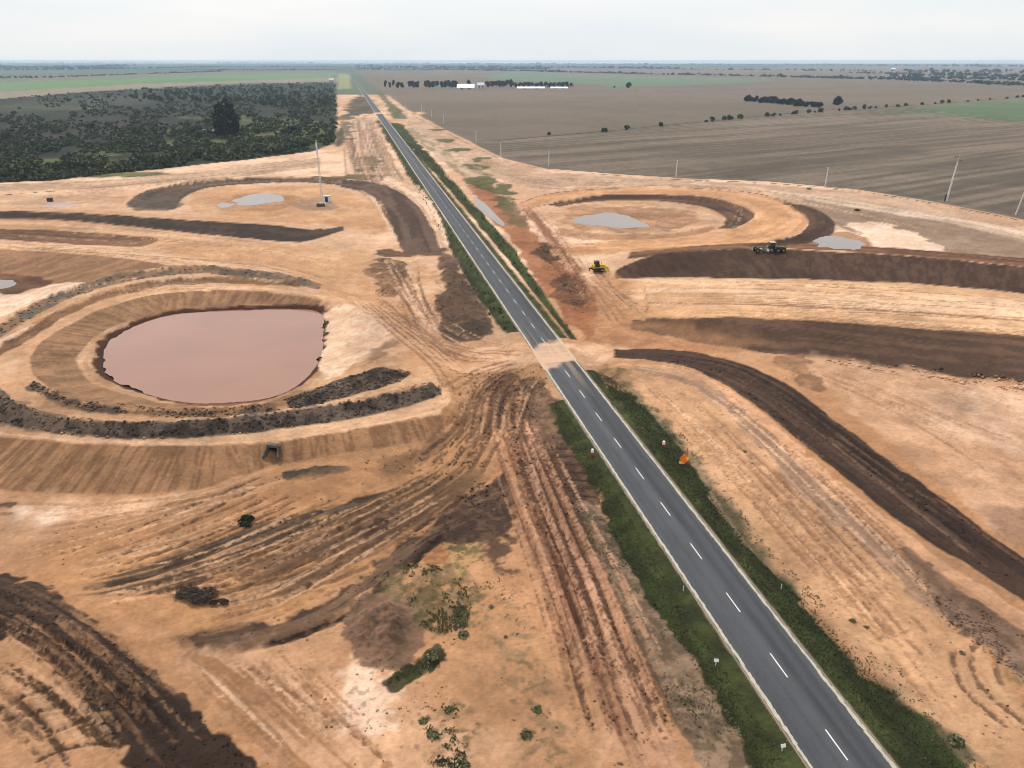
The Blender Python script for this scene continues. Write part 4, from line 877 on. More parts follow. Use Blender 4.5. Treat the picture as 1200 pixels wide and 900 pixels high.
# mud carried across by the trucks
mud = sstep(7.6, 5.2, np.abs(LL - lc - 0.6 * DD + 1.2 * vnoise(DD * 0.8, LL * 0.4, 9)))
mud = mud * (0.82 + 0.3 * fbm(LL * 1.2, DD * 0.12, 411, 3))
mud += 0.28 * sstep(26, 5, np.abs(LL - lc)) * sstep(-0.1, 0.6, fbm(DD * 1.5, LL * 0.05, 415, 3))
far_cross = T(449, 133)[0]; lc2, _ = road_coords(*far_cross)
mud = np.maximum(mud, 0.85 * sstep(16, 9, np.abs(LL - lc2)))
mud = np.maximum(mud, 0.35 * sstep(3.75, 4.15, np.abs(DD) + 0.2 * fbm(LL * 0.5, DD, 416, 3)))
mud = np.clip(mud, 0, 0.92)[..., None]
RC = RC * (1 - mud) + A(222, 180, 146) * mud
mR, nt, b, N, L = new_mat('asphalt')
at = N.new('ShaderNodeAttribute'); at.attribute_name = 'soil'
geo = N.new('ShaderNodeNewGeometry'); n1 = N.new('ShaderNodeTexNoise'); n1.inputs['Scale'].default_value = 6; n1.inputs['Detail'].default_value = 8
L.new(geo.outputs['Position'], n1.inputs['Vector'])
r1 = N.new('ShaderNodeMapRange'); r1.inputs['From Min'].default_value = 0.25; r1.inputs['From Max'].default_value = 0.75; r1.inputs['To Min'].default_value = 0.86; r1.inputs['To Max'].default_value = 1.14
L.new(n1.outputs['Fac'], r1.inputs['Value'])
sc = N.new('ShaderNodeVectorMath'); sc.operation = 'SCALE'
L.new(at.outputs['Color'], sc.inputs[0]); L.new(r1.outputs['Result'], sc.inputs['Scale']); L.new(sc.outputs['Vector'], b.inputs['Base Color'])
b.inputs['Roughness'].default_value = 0.8; b.inputs['Specular IOR Level'].default_value = 0.25
ny, nx = LL.shape
idx = np.arange(ny * nx).reshape(ny, nx)
F = np.stack([idx[:-1, :-1].ravel(), idx[:-1, 1:].ravel(), idx[1:, 1:].ravel(), idx[1:, :-1].ravel()], -1)
road = mesh_np('road', np.stack([P[..., 0], P[..., 1], RZ], -1).reshape(-1, 3), F, mR, True)
color_attr(road, RC.reshape(-1, 3)); tag(road, kind='structure')

# painted markings: worn edge lines and centre dashes, a sheet just above the asphalt
V, Fm, MC = [], [], []
def quad_strip(l0, l1, d0, d1, col, step):
    n = max(1, int((l1 - l0) / step))
    for i in range(n):
        a0 = l0 + (l1 - l0) * i / n; a1 = l0 + (l1 - l0) * (i + 1) / n
        if abs((a0 + a1) / 2 - lc - 0.6 * (d0 + d1) / 2) < 5.0 and random.random() < 0.75: continue
        k = len(V)
        for (l_, d_) in ((a0, d0), (a0, d1), (a1, d1), (a1, d0)):
            p = road_pt(l_, d_ + random.uniform(-0.09, 0.09) * (abs(d_) > 1) ); V.append((p[0], p[1], float(road_z(l_)) + 0.058 - 0.012 * abs(d_)))
            MC.append(np.asarray(col) * (1 + random.uniform(-0.12, 0.08)))
        Fm.append((k, k + 1, k + 2, k + 3))
WLINE = A(188, 182, 160)
for (a0, a1, stp) in [(-120, 150, 0.7), (150, 600, 6), (600, 2500, 60)]:
    for sgn in (-1, 1):
        quad_strip(a0, a1, sgn * 3.72 - 0.17, sgn * 3.72 + 0.17, WLINE, stp)
# centre dashes: phase read off the photograph
d0l, _ = road_coords(*T(915, 780)[0]); d1l, _ = road_coords(*T(781, 597)[0])
per = (d1l - d0l) / 3.0
l_ = d0l - per * 12
while l_ < 620:
    quad_strip(l_ - 1.75, l_ + 1.75, -0.075, 0.075, A(222, 220, 214), 0.9)
    l_ += per
mk = mesh_np('road_markings', V, Fm, None)
mM, nt, b, N, L = new_mat('road_paint')
at = N.new('ShaderNodeAttribute'); at.attribute_name = 'soil'; L.new(at.outputs['Color'], b.inputs['Base Color']); b.inputs['Roughness'].default_value = 0.7
mk.data.materials.append(mM); color_attr(mk, np.array(MC)); tag(mk, kind='structure')
print('dash period', per, 'crossing', lc)

# ------------------------------------------------------------------ vegetation
LEAF_D = leaf_mat('leaves_dark', (0.022, 0.031, 0.019), (0.085, 0.102, 0.050))
LEAF_M = leaf_mat('leaves_olive', (0.042, 0.054, 0.025), (0.14, 0.155, 0.066))
LEAF_E = leaf_mat('leaves_evergreen', (0.008, 0.011, 0.010), (0.018, 0.023, 0.018), 0.15)
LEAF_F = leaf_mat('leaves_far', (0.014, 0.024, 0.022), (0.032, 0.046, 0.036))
LEAF_G = leaf_mat('grass_blades', (0.052, 0.062, 0.025), (0.125, 0.138, 0.054))
LEAF_W = leaf_mat('weed_leaves', (0.075, 0.085, 0.036), (0.22, 0.21, 0.11))
LEAF_B = leaf_mat('dead_brush', (0.030, 0.022, 0.017), (0.10, 0.074, 0.056))
BARK = mat('bark', (0.10, 0.075, 0.055), 0.9, var=0.3, scale=2, bump=0.4)

def clumps(n, lobes, s, flat=0.5):
    """n leaf clumps through the volume of a set of lobes -> verts, quads"""
    lobes = np.asarray(lobes, float)
    vol = lobes[:, 3] * lobes[:, 4] * lobes[:, 5]
    k = rng.choice(len(lobes), n, p=vol ** 0.8 / (vol ** 0.8).sum())
    d = rng.normal(size=(n, 3)); d /= np.linalg.norm(d, axis=1)[:, None]
    r = rng.uniform(0.35, 1.05, n) ** 0.5
    c = lobes[k, :3] + d * r[:, None] * lobes[k, 3:6]
    nrm = d + rng.normal(scale=0.7, size=(n, 3)); nrm /= np.linalg.norm(nrm, axis=1)[:, None]
    u = np.cross(nrm, rng.normal(size=(n, 3))); u /= np.linalg.norm(u, axis=1)[:, None] + 1e-9
    v = np.cross(nrm, u)
    sz = s * rng.uniform(0.6, 1.4, n)[:, None]; sy = sz * rng.uniform(0.45, 0.9, n)[:, None]
    q = np.stack([c - u * sz - v * sy * 0.4, c + u * sz * 0.3 - v * sy, c + u * sz + v * sy * 0.5, c - u * sz * 0.4 + v * sy], 1)
    V = q.reshape(-1, 3); V[:, 2] = np.maximum(V[:, 2], 0.02)
    return V, np.arange(4 * n).reshape(n, 4)

def lobe_set(n, r, h, z0, spread=0.6, rs=(0.35, 0.6), top=1.0):
    out = []
    for _ in range(n):
        a = random.uniform(0, 6.28); q = r * spread * math.sqrt(random.random())
        zz = z0 + (h - z0) * random.uniform(0.2, 0.8)
        rr = r * random.uniform(*rs); t = 1 - 0.45 * abs((zz - z0) / (h - z0) - 0.4)
        out.append((q * math.cos(a) * t, q * math.sin(a) * t, zz, rr, rr, min((h - z0) * 0.3, rr * 0.9)))
    return out

class MB:
    def __init__(self): self.v = []; self.f = []
    def box(self, c, s, rot=None, taper=1.0, bev=0.0):
        bm = bmesh.new(); bmesh.ops.create_cube(bm, size=1)
        for v in bm.verts:
            k = taper if v.co.z > 0 else 1.0
            v.co = Vector((v.co.x * s[0] * k, v.co.y * s[1] * k, v.co.z * s[2]))
        if bev: bmesh.ops.bevel(bm, geom=list(bm.edges), offset=bev, segments=2, affect='EDGES')
        self._take(bm, c, rot); return self
    def cyl(self, a, b, r0, r1=None, n=14):
        a = Vector(a); b = Vector(b); r1 = r0 if r1 is None else r1
        d = b - a; q = d.to_track_quat('Z', 'Y').to_matrix()
        k = len(self.v)
        for i in range(n):
            t = 6.28318 * i / n; e = Vector((math.cos(t), math.sin(t), 0))
            self.v.append(a + q @ (e * r0)); self.v.append(b + q @ (e * r1))
        for i in range(n):
            j = (i + 1) % n; self.f.append((k + 2 * i, k + 2 * j, k + 2 * j + 1, k + 2 * i + 1))
        self.f.append(tuple(k + 2 * i for i in range(n))[::-1]); self.f.append(tuple(k + 2 * i + 1 for i in range(n)))
        return self
    def prism(self, prof, y0, y1):
        """profile in x,z swept from y0 to y1"""
        k = len(self.v); n = len(prof)
        for (x, z) in prof: self.v.append(Vector((x, y0, z)))
        for (x, z) in prof: self.v.append(Vector((x, y1, z)))
        for i in range(n):
            j = (i + 1) % n; self.f.append((k + i, k + j, k + n + j, k + n + i))
        self.f.append(tuple(range(k, k + n))[::-1]); self.f.append(tuple(range(k + n, k + 2 * n)))
        return self
    def _take(self, bm, c, rot):
        k = len(self.v); R = Euler(rot).to_matrix() if rot else Matrix.Identity(3)
        bm.verts.index_update()
        for v in bm.verts: self.v.append(R @ v.co + Vector(c))
        for f in bm.faces: self.f.append(tuple(k + v.index for v in f.verts))
        bm.free()
    def build(self, name, material, parent=None):
        me = bpy.data.meshes.new(name); me.from_pydata([tuple(v) for v in self.v], [], self.f)
        bm = bmesh.new(); bm.from_mesh(me); bmesh.ops.recalc_face_normals(bm, faces=list(bm.faces)); bm.to_mesh(me); bm.free()
        me.materials.append(material); me.update()
        o = bpy.data.objects.new(name, me); COL.objects.link(o)
        if parent: o.parent = parent
        return o

def empty(name, loc=(0, 0, 0), rz=0.0):
    o = bpy.data.objects.new(name, None); COL.objects.link(o); o.location = loc; o.rotation_euler.z = rz
    o.empty_display_size = 0.5
    return o

def copy_tree(o, parent=None):
    c = o.copy(); COL.objects.link(c)
    if parent: c.parent = parent
    for ch in [q_ for q_ in list(bpy.data.objects) if q_.parent == o]:
        copy_tree(ch, c)
    return c

def make_tree(name, r, h, z0, nl, nc, s, lm, trunk_r=0.25, spread=0.6):
    root = empty(name)
    V, Fq = clumps(nc, lobe_set(nl, r, h, z0, spread), s)
    mesh_np('crown', V, Fq, lm, False, root)
    mb = MB(); mb.cyl((0, 0, -0.3), (0.05 * h * 0.3, 0, h * 0.55), trunk_r, trunk_r * 0.45, 8)
    for k in range(4):
        a = k * 1.6 + random.random(); z_ = h * random.uniform(0.3, 0.5)
        mb.cyl((0, 0, z_), (math.cos(a) * r * 0.5, math.sin(a) * r * 0.5, z_ + h * 0.22), trunk_r * 0.4, trunk_r * 0.15, 6)
    mb.build('trunk', BARK, root)
    return root

def make_bush(name, r, h, nl, nc, s, lm):
    V, Fq = clumps(nc, lobe_set(nl, r, h, 0.0, 0.7, (0.3, 0.55)), s)
    return mesh_np(name, V, Fq, lm)

used = set()
def place(proto, px, py, scale=1.0, sz=None, label=None, cat=None, group=None, first=True):
    o = proto
    if proto.name in used: o = copy_tree(proto)
    used.add(proto.name)
    p = spot(px, py); o.location = (p.x, p.y, p.z - 0.1)
    o.rotation_euler.z = random.uniform(0, 6.28)
    o.scale = (scale, scale, sz if sz else scale * random.uniform(0.85, 1.15))
    if label: tag(o, label, cat, group)
    return o

woodpoly = np.array(WOOD, float)
def in_wood(px, py):
    return bool(sdpoly(np.array([px]), np.array([py]), woodpoly)[0] > 0)

# the scrub wood: individual shrubs
shrubs = [make_bush('shrub', 2.6, 3.0, 7, 260, 0.42, LEAF_D if k < 3 else LEAF_M) for k in range(5)]
smalltrees = [make_tree('scrub_tree', 3.6, 6.0, 1.0, 10, 420, 0.55, LEAF_D, 0.2) for k in range(3)]
SHL = 'shrub of the dark scrub wood left of the road'
STL = 'low dark tree of the scrub wood left of the road'
n_sh = 0
front = smooth([(-20, 213), (0, 212), (60, 209), (110, 204), (190, 196), (300, 184), (360, 176)])
for (fx, fy) in resample(front, 74):
    px = fx + random.uniform(-3, 3); py = fy - random.uniform(0.5, 10)
    if random.random() < 0.05: continue
    place(random.choice(shrubs), px, py, random.uniform(1.5, 2.5), None, SHL, 'shrub', 'shrubs of the scrub wood'); n_sh += 1
dens = [(0, 392, 150, 176, 46), (240, 392, 128, 160, 40), (0, 240, 118, 150, 26)]
for (x0, x1, y0, y1, n) in dens:
    for _ in range(n):
        px, py = random.uniform(x0, x1), random.uniform(y0, y1)
        if in_wood(px, py):
            place(random.choice(shrubs), px, py, random.uniform(0.9, 2.2), None, SHL, 'shrub', 'shrubs of the scrub wood')
for _ in range(130):
    px = random.uniform(150, 391); py = 106 + (391 - px) * 0.02 + random.random() ** 0.8 * 27 * (0.4 + 0.6 * (px - 150) / 240) - 4 * (px - 150) / 240 * 1.2
    if in_wood(px, py):
        place(random.choice(smalltrees), px, py, random.uniform(0.9, 1.6), None, STL, 'tree', 'low trees of the scrub wood')
# the small stuff between them, nobody could count it
VV, FF = [], []; off = 0
for _ in range(8500):
    px = random.uniform(-60, 393); py = random.uniform(98, 214)
    if not in_wood(px, py): continue
    dense = py < 101 + (px - 90) * 0.11 and px > 90
    if not dense and vnoise(np.array([px * 0.035]), np.array([py * 0.12]), 77)[0] < -0.26 and py < 194: continue
    p = T(px, py)[0]; z = float(zat(p[0], p[1])); r = random.uniform(1.0, 2.8) * (1.5 if dense else 1.0)
    V_, F_ = clumps(46, lobe_set(3, r, r * 1.1, 0, 0.7), 0.26 * r + 0.1)
    VV.append(V_ + np.array([p[0], p[1], z])); FF.append(F_ + off); off += len(V_)
und = mesh_np('undergrowth', np.concatenate(VV), np.concatenate(FF), LEAF_D)
tag(und, 'low undergrowth filling the scrub wood left of the road', 'undergrowth', kind='stuff')

# the tall dark tree
big = empty('dark_evergreen_tree')
lobes = []
for _ in range(70):
    zz = random.uniform(3, 29); en = max(0.0, 1 - ((zz - 12.0) / 17.5) ** 2) ** 0.5 * 12.5
    a_ = random.uniform(0, 6.28); q_ = en * random.uniform(0.3, 0.85); rr = random.uniform(2.2, 4.2) * (0.55 + 0.45 * en / 12.5)
    lobes.append((q_ * math.cos(a_), q_ * math.sin(a_), zz, rr, rr, rr * 0.85))
V_, F_ = clumps(7500, lobes, 0.75); mesh_np('crown', V_, F_, LEAF_E, False, big)
MB().cyl((0, 0, -0.5), (0.3, 0.2, 18), 0.9, 0.3, 10).build('trunk', BARK, big)
p = spot(268, 160); big.location = p
tag(big, 'tall very dark evergreen tree standing alone above the scrub wood', 'tree')
k = make_tree('rounded_tree', 5.5, 8, 0.8, 12, 900, 0.6, LEAF_D, 0.3); place(k, 232, 158, 1.0, 1.0, 'rounded dark tree just left of the tall evergreen, pale sheds before it', 'tree')
k2 = make_tree('rounded_tree', 5.0, 6.5, 0.5, 12, 900, 0.6, LEAF_E, 0.3); place(k2, 342, 156, 1.0, 1.0, 'broad dark tree in the open scrub right of the tall evergreen', 'tree')

# hedgerow bushes along the field boundary
hb = [make_bush('hedgerow_bush', 3.4, 4.6, 8, 300, 0.6, LEAF_D) for _ in range(3)]
hpts = [(643, 158.5), (708, 154.5), (735, 152.3), (775, 148.5), (827, 143.5), (835, 142.5), (849, 141.3), (855, 141), (867, 140), (899, 137.8), (906, 137), (914, 136.5), (928, 135.5), (932, 135), (948, 134), (955, 133.5), (961, 133), (983, 131.6), (990, 131.3), (995, 131), (1001, 130.6), (1012, 130), (1019, 129.6), (1026, 129.3), (1038, 128.6), (1052, 128), (1061, 127.5), (1080, 126.5), (1096, 125.6), (1104, 125.2), (1112, 125), (1134, 123.7), (1146, 123), (1160, 122.3), (1180, 121.3), (1192, 120.8), (1199, 120.4)]
for k, (px, py) in enumerate(hpts):
    place(hb[k % 3], px, py, random.uniform(0.55, 1.25), None, 'dark bush in the hedgerow between the two brown fields', 'bush', 'hedgerow bushes between the fields')
# copse
cp = [make_tree('copse_tree', 6.5, 9, 0.4, 12, 620, 0.9, LEAF_E, 0.35) for _ in range(3)]
for k in range(24):
    px = 872 + 92 * (k + random.random()) / 24; py = 120.5 + 8.2 * (px - 870) / 95 + random.uniform(-2.2, 0.4) * (1 - 0.3 * (px - 870) / 95)
    place(cp[k % 3], px, py, random.uniform(0.75, 1.15) * (1.0 if px < 940 else 0.8), None, 'dark tree of the copse in the middle of the far field', 'tree', 'trees of the copse')
place(cp[0], 981, 125.2, 1.25, 1.35, 'lone dark tree standing just right of the copse', 'tree')
# farmstead trees
fm = [make_tree('farmstead_tree', 8, 17, 0.6, 10, 520, 1.3, LEAF_E, 0.4) for _ in range(3)]
row = [451.5, 457, 461, 466, 471, 481, 485, 489, 499, 503, 507, 512, 518, 522, 526, 530, 534, 550, 572, 577, 582, 586, 590, 594, 599, 604, 609, 614, 619, 624, 629, 634, 639, 644, 649, 654, 659, 664, 669]
for k, px in enumerate(row):
    lab = 'dark windbreak tree of the distant farmstead beside the long road'
    place(fm[k % 3], px, 103.4 + random.uniform(-0.5, 0.4) if px < 560 else 102.2 + random.uniform(-0.4, 0.4), random.uniform(0.7, 1.0) * (0.6 if px < 462 else 1.0), random.uniform(0.9, 1.25) * (0.72 if px > 600 else 0.9), lab, 'tree', 'windbreak trees of the farmstead')
place(cp[1], 736, 103.3, 1.3, 1.5, 'lone round tree on the edge of the far green field', 'tree')
place(hb[0], 720, 103.2, 1.0, 1.0, 'tiny bush just left of the lone tree by the green field', 'bush')

# far tree belts: each reads as one mass
def belt(pts, hgt, depth, step, seed, nm='far_treeline', lab=''):
    path = resample(G(*np.array(pts, float).T), 200)
    Ltot = np.sum(np.linalg.norm(np.diff(path, axis=0), axis=1)); n = int(Ltot / step)
    pp = resample(path, max(2, n)); VV, FF, off = [], [], 0
    for i, p in enumerate(pp):
        g = vnoise(np.array([i * 0.11]), np.array([seed * 5.1]), seed)[0]
        if g < -0.85: continue
        hh = hgt * (0.7 + 0.5 * g + random.uniform(-0.15, 0.25)); q = p + rng.normal(scale=depth, size=2)
        z = float(zat(q[0], q[1]))
        V_, F_ = clumps(34, lobe_set(3, hh * 0.8, hh, 0, 0.8, (0.4, 0.7)), hh * 0.24)
        VV.append(V_ + np.array([q[0], q[1], z])); FF.append(F_ + off); off += len(V_)
    o = mesh_np(nm, np.concatenate(VV), np.concatenate(FF), LEAF_F)
    tag(o, lab, 'treeline', kind='stuff')
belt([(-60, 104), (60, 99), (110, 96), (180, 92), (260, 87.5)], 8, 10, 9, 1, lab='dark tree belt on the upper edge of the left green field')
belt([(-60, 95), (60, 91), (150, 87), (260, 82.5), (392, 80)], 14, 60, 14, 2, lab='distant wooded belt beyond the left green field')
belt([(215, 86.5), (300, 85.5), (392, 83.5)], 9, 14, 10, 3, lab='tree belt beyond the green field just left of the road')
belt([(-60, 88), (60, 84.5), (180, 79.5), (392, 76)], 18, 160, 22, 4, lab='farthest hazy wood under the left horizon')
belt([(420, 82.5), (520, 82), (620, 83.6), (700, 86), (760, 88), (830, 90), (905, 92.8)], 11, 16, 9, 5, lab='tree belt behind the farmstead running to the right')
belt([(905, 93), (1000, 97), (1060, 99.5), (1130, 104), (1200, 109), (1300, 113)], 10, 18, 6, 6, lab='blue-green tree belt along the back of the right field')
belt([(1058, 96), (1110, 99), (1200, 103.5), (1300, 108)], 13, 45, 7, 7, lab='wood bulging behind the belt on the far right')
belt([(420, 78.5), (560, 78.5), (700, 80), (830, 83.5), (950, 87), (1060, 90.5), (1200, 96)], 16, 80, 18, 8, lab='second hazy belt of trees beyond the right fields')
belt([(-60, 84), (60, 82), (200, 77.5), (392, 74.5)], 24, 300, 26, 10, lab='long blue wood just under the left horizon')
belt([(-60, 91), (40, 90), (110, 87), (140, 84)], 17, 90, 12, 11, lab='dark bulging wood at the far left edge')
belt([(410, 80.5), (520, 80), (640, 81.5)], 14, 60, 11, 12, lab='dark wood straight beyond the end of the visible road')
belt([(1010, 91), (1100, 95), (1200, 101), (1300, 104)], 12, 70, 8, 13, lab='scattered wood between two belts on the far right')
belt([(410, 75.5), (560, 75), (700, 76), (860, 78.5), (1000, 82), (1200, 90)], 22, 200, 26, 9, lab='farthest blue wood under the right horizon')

# roadside grass, weeds
def tufts(n, poly_px, hmin, hmax, name, lab, dens=None, seed=1):
    P_ = T(*np.array(poly_px, float).T); lo, hi = P_.min(0), P_.max(0)
    x = rng.uniform(lo[0], hi[0], n); y = rng.uniform(lo[1], hi[1], n)
    keep = sdpoly(x, y, P_) > 0.05
    keep &= (0.6 * fbm(x * 0.3, y * 0.3, 500 + seed, 3) + 0.55 * fbm(x * 1.1, y * 1.1, 540 + seed, 2) + rng.uniform(-.3, .3, n)) > (dens if dens is not None else -9)
    _, rd_ = road_coords(x, y); keep &= np.abs(rd_) > 4.45
    x, y = x[keep], y[keep]; z = zat(x, y); n = len(x)
    V_ = []; 
    h = rng.uniform(hmin, hmax, n); a = rng.uniform(0, 6.28, n); w = h * rng.uniform(0.25, 0.5, n)
    out = []
    for k in range(2):
        aa = a + k * 1.4; ca, sa = np.cos(aa), np.sin(aa); lean = rng.normal(scale=0.35, size=(n, 2)) * h[:, None]
        q = np.stack([np.stack([x - ca * w, y - sa * w, z - 0.03], -1), np.stack([x + ca * w, y + sa * w, z - 0.03], -1),
                      np.stack([x + ca * w * 0.9 + lean[:, 0], y + sa * w * 0.9 + lean[:, 1], z + h], -1), np.stack([x - ca * w * 0.5 + lean[:, 0], y - sa * w * 0.5 + lean[:, 1], z + h * 0.8], -1)], 1)
        out.append(q)
    V = np.concatenate(out).reshape(-1, 3)
    o = mesh_np(name, V, np.arange(len(V)).reshape(-1, 4), LEAF_W if name == 'weeds' else LEAF_G)
    return tag(o, lab, 'grass', kind='stuff')
tufts(42000, LEDGE + LOUT[::-1], 0.05, 0.17, 'roadside_grass', 'dark green grass in the ditch left of the near road', -0.75)
tufts(60000, [(695, 436), (730, 480), (770, 540), (830, 622), (900, 715), (980, 822), (1058, 925), (1110, 995), (1210, 990), (1120, 895), (1038, 802), (990, 752), (938, 702), (877, 642), (838, 588), (801, 530), (748, 470), (716, 442)], 0.05, 0.17, 'roadside_grass', 'dark green grass on the verge right of the near road', -0.75, 2)
tufts(16000, [(446, 142), (500, 210), (540, 270), (575, 322), (608, 372), (616, 386), (590, 386), (574, 372), (548, 330), (518, 275), (484, 215), (459, 172)], 0.3, 0.7, 'roadside_grass', 'grass strip on the left of the road beyond the sand crossing', -0.5, 3)
tufts(16000, [(474, 165), (520, 215), (560, 262), (620, 335), (668, 396), (676, 396), (640, 350), (600, 290), (548, 232), (500, 178)], 0.3, 0.6, 'roadside_grass', 'grass strip on the right of the road beyond the sand crossing', -0.5, 4)
tufts(9000, [(440, 690), (480, 665), (540, 668), (556, 700), (548, 735), (520, 745), (490, 735), (470, 705)], 0.06, 0.26, 'weeds', 'green weeds on the low heap behind the dark mound', 0.28, 5)
tufts(3000, [(452, 803), (470, 783), (495, 768), (514, 757), (524, 768), (510, 782), (485, 798), (462, 812)], 0.08, 0.3, 'weeds', 'green weeds on the short dark ridge below the mound', 0.35, 6)
tufts(5000, [(484, 838), (500, 828), (548, 830), (560, 850), (545, 880), (552, 905), (500, 905), (505, 870)], 0.06, 0.24, 'weeds', 'scattered weeds on sand at the bottom of the photo', 0.45, 7)
tufts(9000, [(560, 640), (600, 700), (640, 790), (660, 860), (655, 905), (625, 905), (600, 850), (575, 740), (548, 690)], 0.05, 0.2, 'weeds', 'thin weeds on the sand between the mound and the wheel tracks', 0.48, 8)
tufts(26000, [(672, 600), (706, 600), (770, 700), (840, 812), (905, 905), (828, 905), (770, 800), (722, 700)], 0.05, 0.2, 'weeds', 'sparse weeds between the wheel tracks and the left verge', 0.34, 9)
tufts(26000, [(766, 474), (820, 530), (858, 582), (899, 640), (962, 702), (1080, 802), (1110, 862), (1165, 905), (1120, 905), (1038, 802), (938, 702), (877, 642), (801, 530), (748, 470)], 0.05, 0.2, 'weeds', 'dry weeds on the outer edge of the right verge', 0.15, 10)

# loose clods and stones lying on the worked soil
CV, CF, CC = [], [], []; coff = 0
octv = np.array([(1, 0, 0), (-1, 0, 0), (0, 1, 0), (0, -1, 0), (0, 0, .8), (0, 0, -.6)]); octf = np.array([(0, 2, 4), (2, 1, 4), (1, 3, 4), (3, 0, 4), (2, 0, 5), (1, 2, 5), (3, 1, 5), (0, 3, 5)])
def clods(n, poly, smin, smax, tone=(0.7, 1.05), gate=-9.0, seed=0):
    global coff
    P_ = T(*np.array(poly, float).T); lo, hi = P_.min(0), P_.max(0)
    x = rng.uniform(lo[0], hi[0], n); y = rng.uniform(lo[1], hi[1], n)
    k_ = sdpoly(x, y, P_) > 0; k_ &= fbm(x * 0.3, y * 0.3, 700 + seed, 3) > gate
    _, rd_ = road_coords(x, y); k_ &= np.abs(rd_) > 4.6
    x, y = x[k_], y[k_]; n = len(x)
    if n == 0: return
    z = zat(x, y); sz = smin + (smax - smin) * rng.random(n) ** 3
    V_ = octv[None] * sz[:, None, None] * rng.uniform(0.6, 1.3, (n, 6, 3))
    a_ = rng.uniform(0, 6.28, n); ca, sa = np.cos(a_)[:, None], np.sin(a_)[:, None]
    V_ = np.stack([V_[..., 0] * ca - V_[..., 1] * sa + x[:, None], V_[..., 0] * sa + V_[..., 1] * ca + y[:, None], V_[..., 2] + z[:, None] + 0.15 * sz[:, None]], -1)
    r_ = np.clip(np.interp(y, Yrows, np.arange(NR)), 0, NR - 1).astype(int); c_ = np.clip((x / wfan(y) - tcol[0]) / (tcol[1] - tcol[0]), 0, NC - 1).astype(int)
    col = C[r_ * NC + c_] * rng.uniform(*tone, n)[:, None]
    CV.append(V_.reshape(-1, 3)); CF.append((octf[None] + 6 * np.arange(n)[:, None, None]).reshape(-1, 3) + coff); CC.append(np.repeat(col, 6, 0)); coff += 6 * n
BB = [(-60, 425), (0, 455), (20, 472), (60, 487), (120, 494), (180, 495), (260, 491), (350, 481), (440, 466), (514, 452), (517, 463), (480, 475), (420, 490), (350, 500), (260, 512), (180, 515), (120, 514), (60, 508), (0, 497), (-60, 480)]
clods(14000, BB, .05, .4, (.8, 1.4)); clods(9000, BERM1u + BERM1l[::-1], .05, .4, (.8, 1.35))
clods(7000, [(330, 470), (370, 456), (410, 441), (450, 431), (484, 436), (470, 447), (430, 459), (390, 470), (345, 480)], .05, .38, (.8, 1.35))
clods(5000, [(40, 446), (85, 469), (200, 482), (320, 474), (330, 481), (210, 490), (90, 481), (30, 454)], .05, .4, (.6, 1.3))
clods(6000, [(0, 680), (72, 710), (152, 766), (222, 830), (310, 905), (150, 905), (78, 798), (0, 738)], .03, .18, (.6, 1.1), -0.1)
clods(5000, [(592, 556), (500, 620), (415, 683), (300, 733), (205, 745), (240, 770), (390, 730), (500, 650), (604, 625)], .03, .2, (.6, 1.1), -0.1, 1)
clods(6000, [(590, 480), (640, 470), (770, 700), (840, 905), (690, 905), (620, 640)], .04, .22, (.55, .95), 0.1, 2)
clods(4000, [(520, 430), (640, 425), (650, 560), (560, 600), (480, 560)], .05, .3, (.55, .95), 0.1, 3)
clods(2500, [(955, 417), (1100, 432), (1260, 452), (1260, 468), (1100, 446), (960, 424)], .12, .6, (.8, 1.6), -0.2, 4)
clods(3000, [(740, 450), (860, 470), (1000, 600), (1200, 790), (1200, 905), (1160, 905), (1000, 770), (860, 600)], .03, .2, (.55, .95), 0.25, 5)
clods(3500, [(1040, 640), (1110, 690), (1210, 752), (1200, 800), (1110, 735)], .03, .2, (.6, 1.1), -0.1, 6)
clods(2500, [(380, 690), (560, 640), (690, 905), (300, 905)], .03, .2, (.5, .95), 0.25, 7)
clods(2500, [(60, 600), (330, 545), (520, 520), (480, 640), (250, 730), (80, 700)], .04, .25, (.55, .95), 0.2, 8)
clods(2500, [(514, 296), (534, 306), (572, 372), (572, 396), (522, 398), (508, 348)], .05, .32, (.65, 1.2), -0.2, 9)
clods(2500, [(436, 310), (452, 302), (480, 308), (470, 347), (440, 348)], .05, .32, (.65, 1.2), -0.2, 10)
clods(2500, [(625, 285), (655, 290), (700, 350), (680, 370), (640, 320)], .05, .3, (.6, 1.1), -0.1, 11)
clods(4000, [(720, 411), (870, 430), (1020, 528), (1200, 660), (1200, 703), (990, 560), (850, 448)], .05, .3, (.6, 1.2), 0.1, 12)
cl = mesh_np('soil_clods', np.concatenate(CV), np.concatenate(CF), SOIL); color_attr(cl, np.clip(np.concatenate(CC), 0, .8))
tag(cl, 'loose clods and stones on the worked soil', 'clods', kind='stuff')

# single dark bushes and heaps on the earthworks
b1 = make_bush('low_bush', 1.7, 1.1, 9, 900, 0.16, leaf_mat('leaves_deep', (0.010, 0.016, 0.008), (0.05, 0.065, 0.03)))
b1.location = spot(286, 614); b1.scale = (1.0, 0.6, 1.0); tag(b1, 'low dark green bush alone among the wheel tracks below the pond', 'bush')
b2 = make_bush('brush_heap', 2.3, 1.5, 12, 4500, 0.11, LEAF_B); b2.location = spot(231, 700); b2.scale = (1.15, .8, .65)
tag(b2, 'large black-brown heap of cleared brush beside the wheel tracks', 'brush heap')
b3 = make_bush('brush_heap', 1.3, 0.6, 6, 1200, 0.08, LEAF_B); b3.location = spot(258, 709); b3.scale = (1, .5, 1)
tag(b3, 'small flat dark heap just below right of the big brush heap', 'brush heap')
sp = [make_bush('sand_bush', 0.7, 0.45, 7, 260, 0.10, LEAF_W) for _ in range(2)]
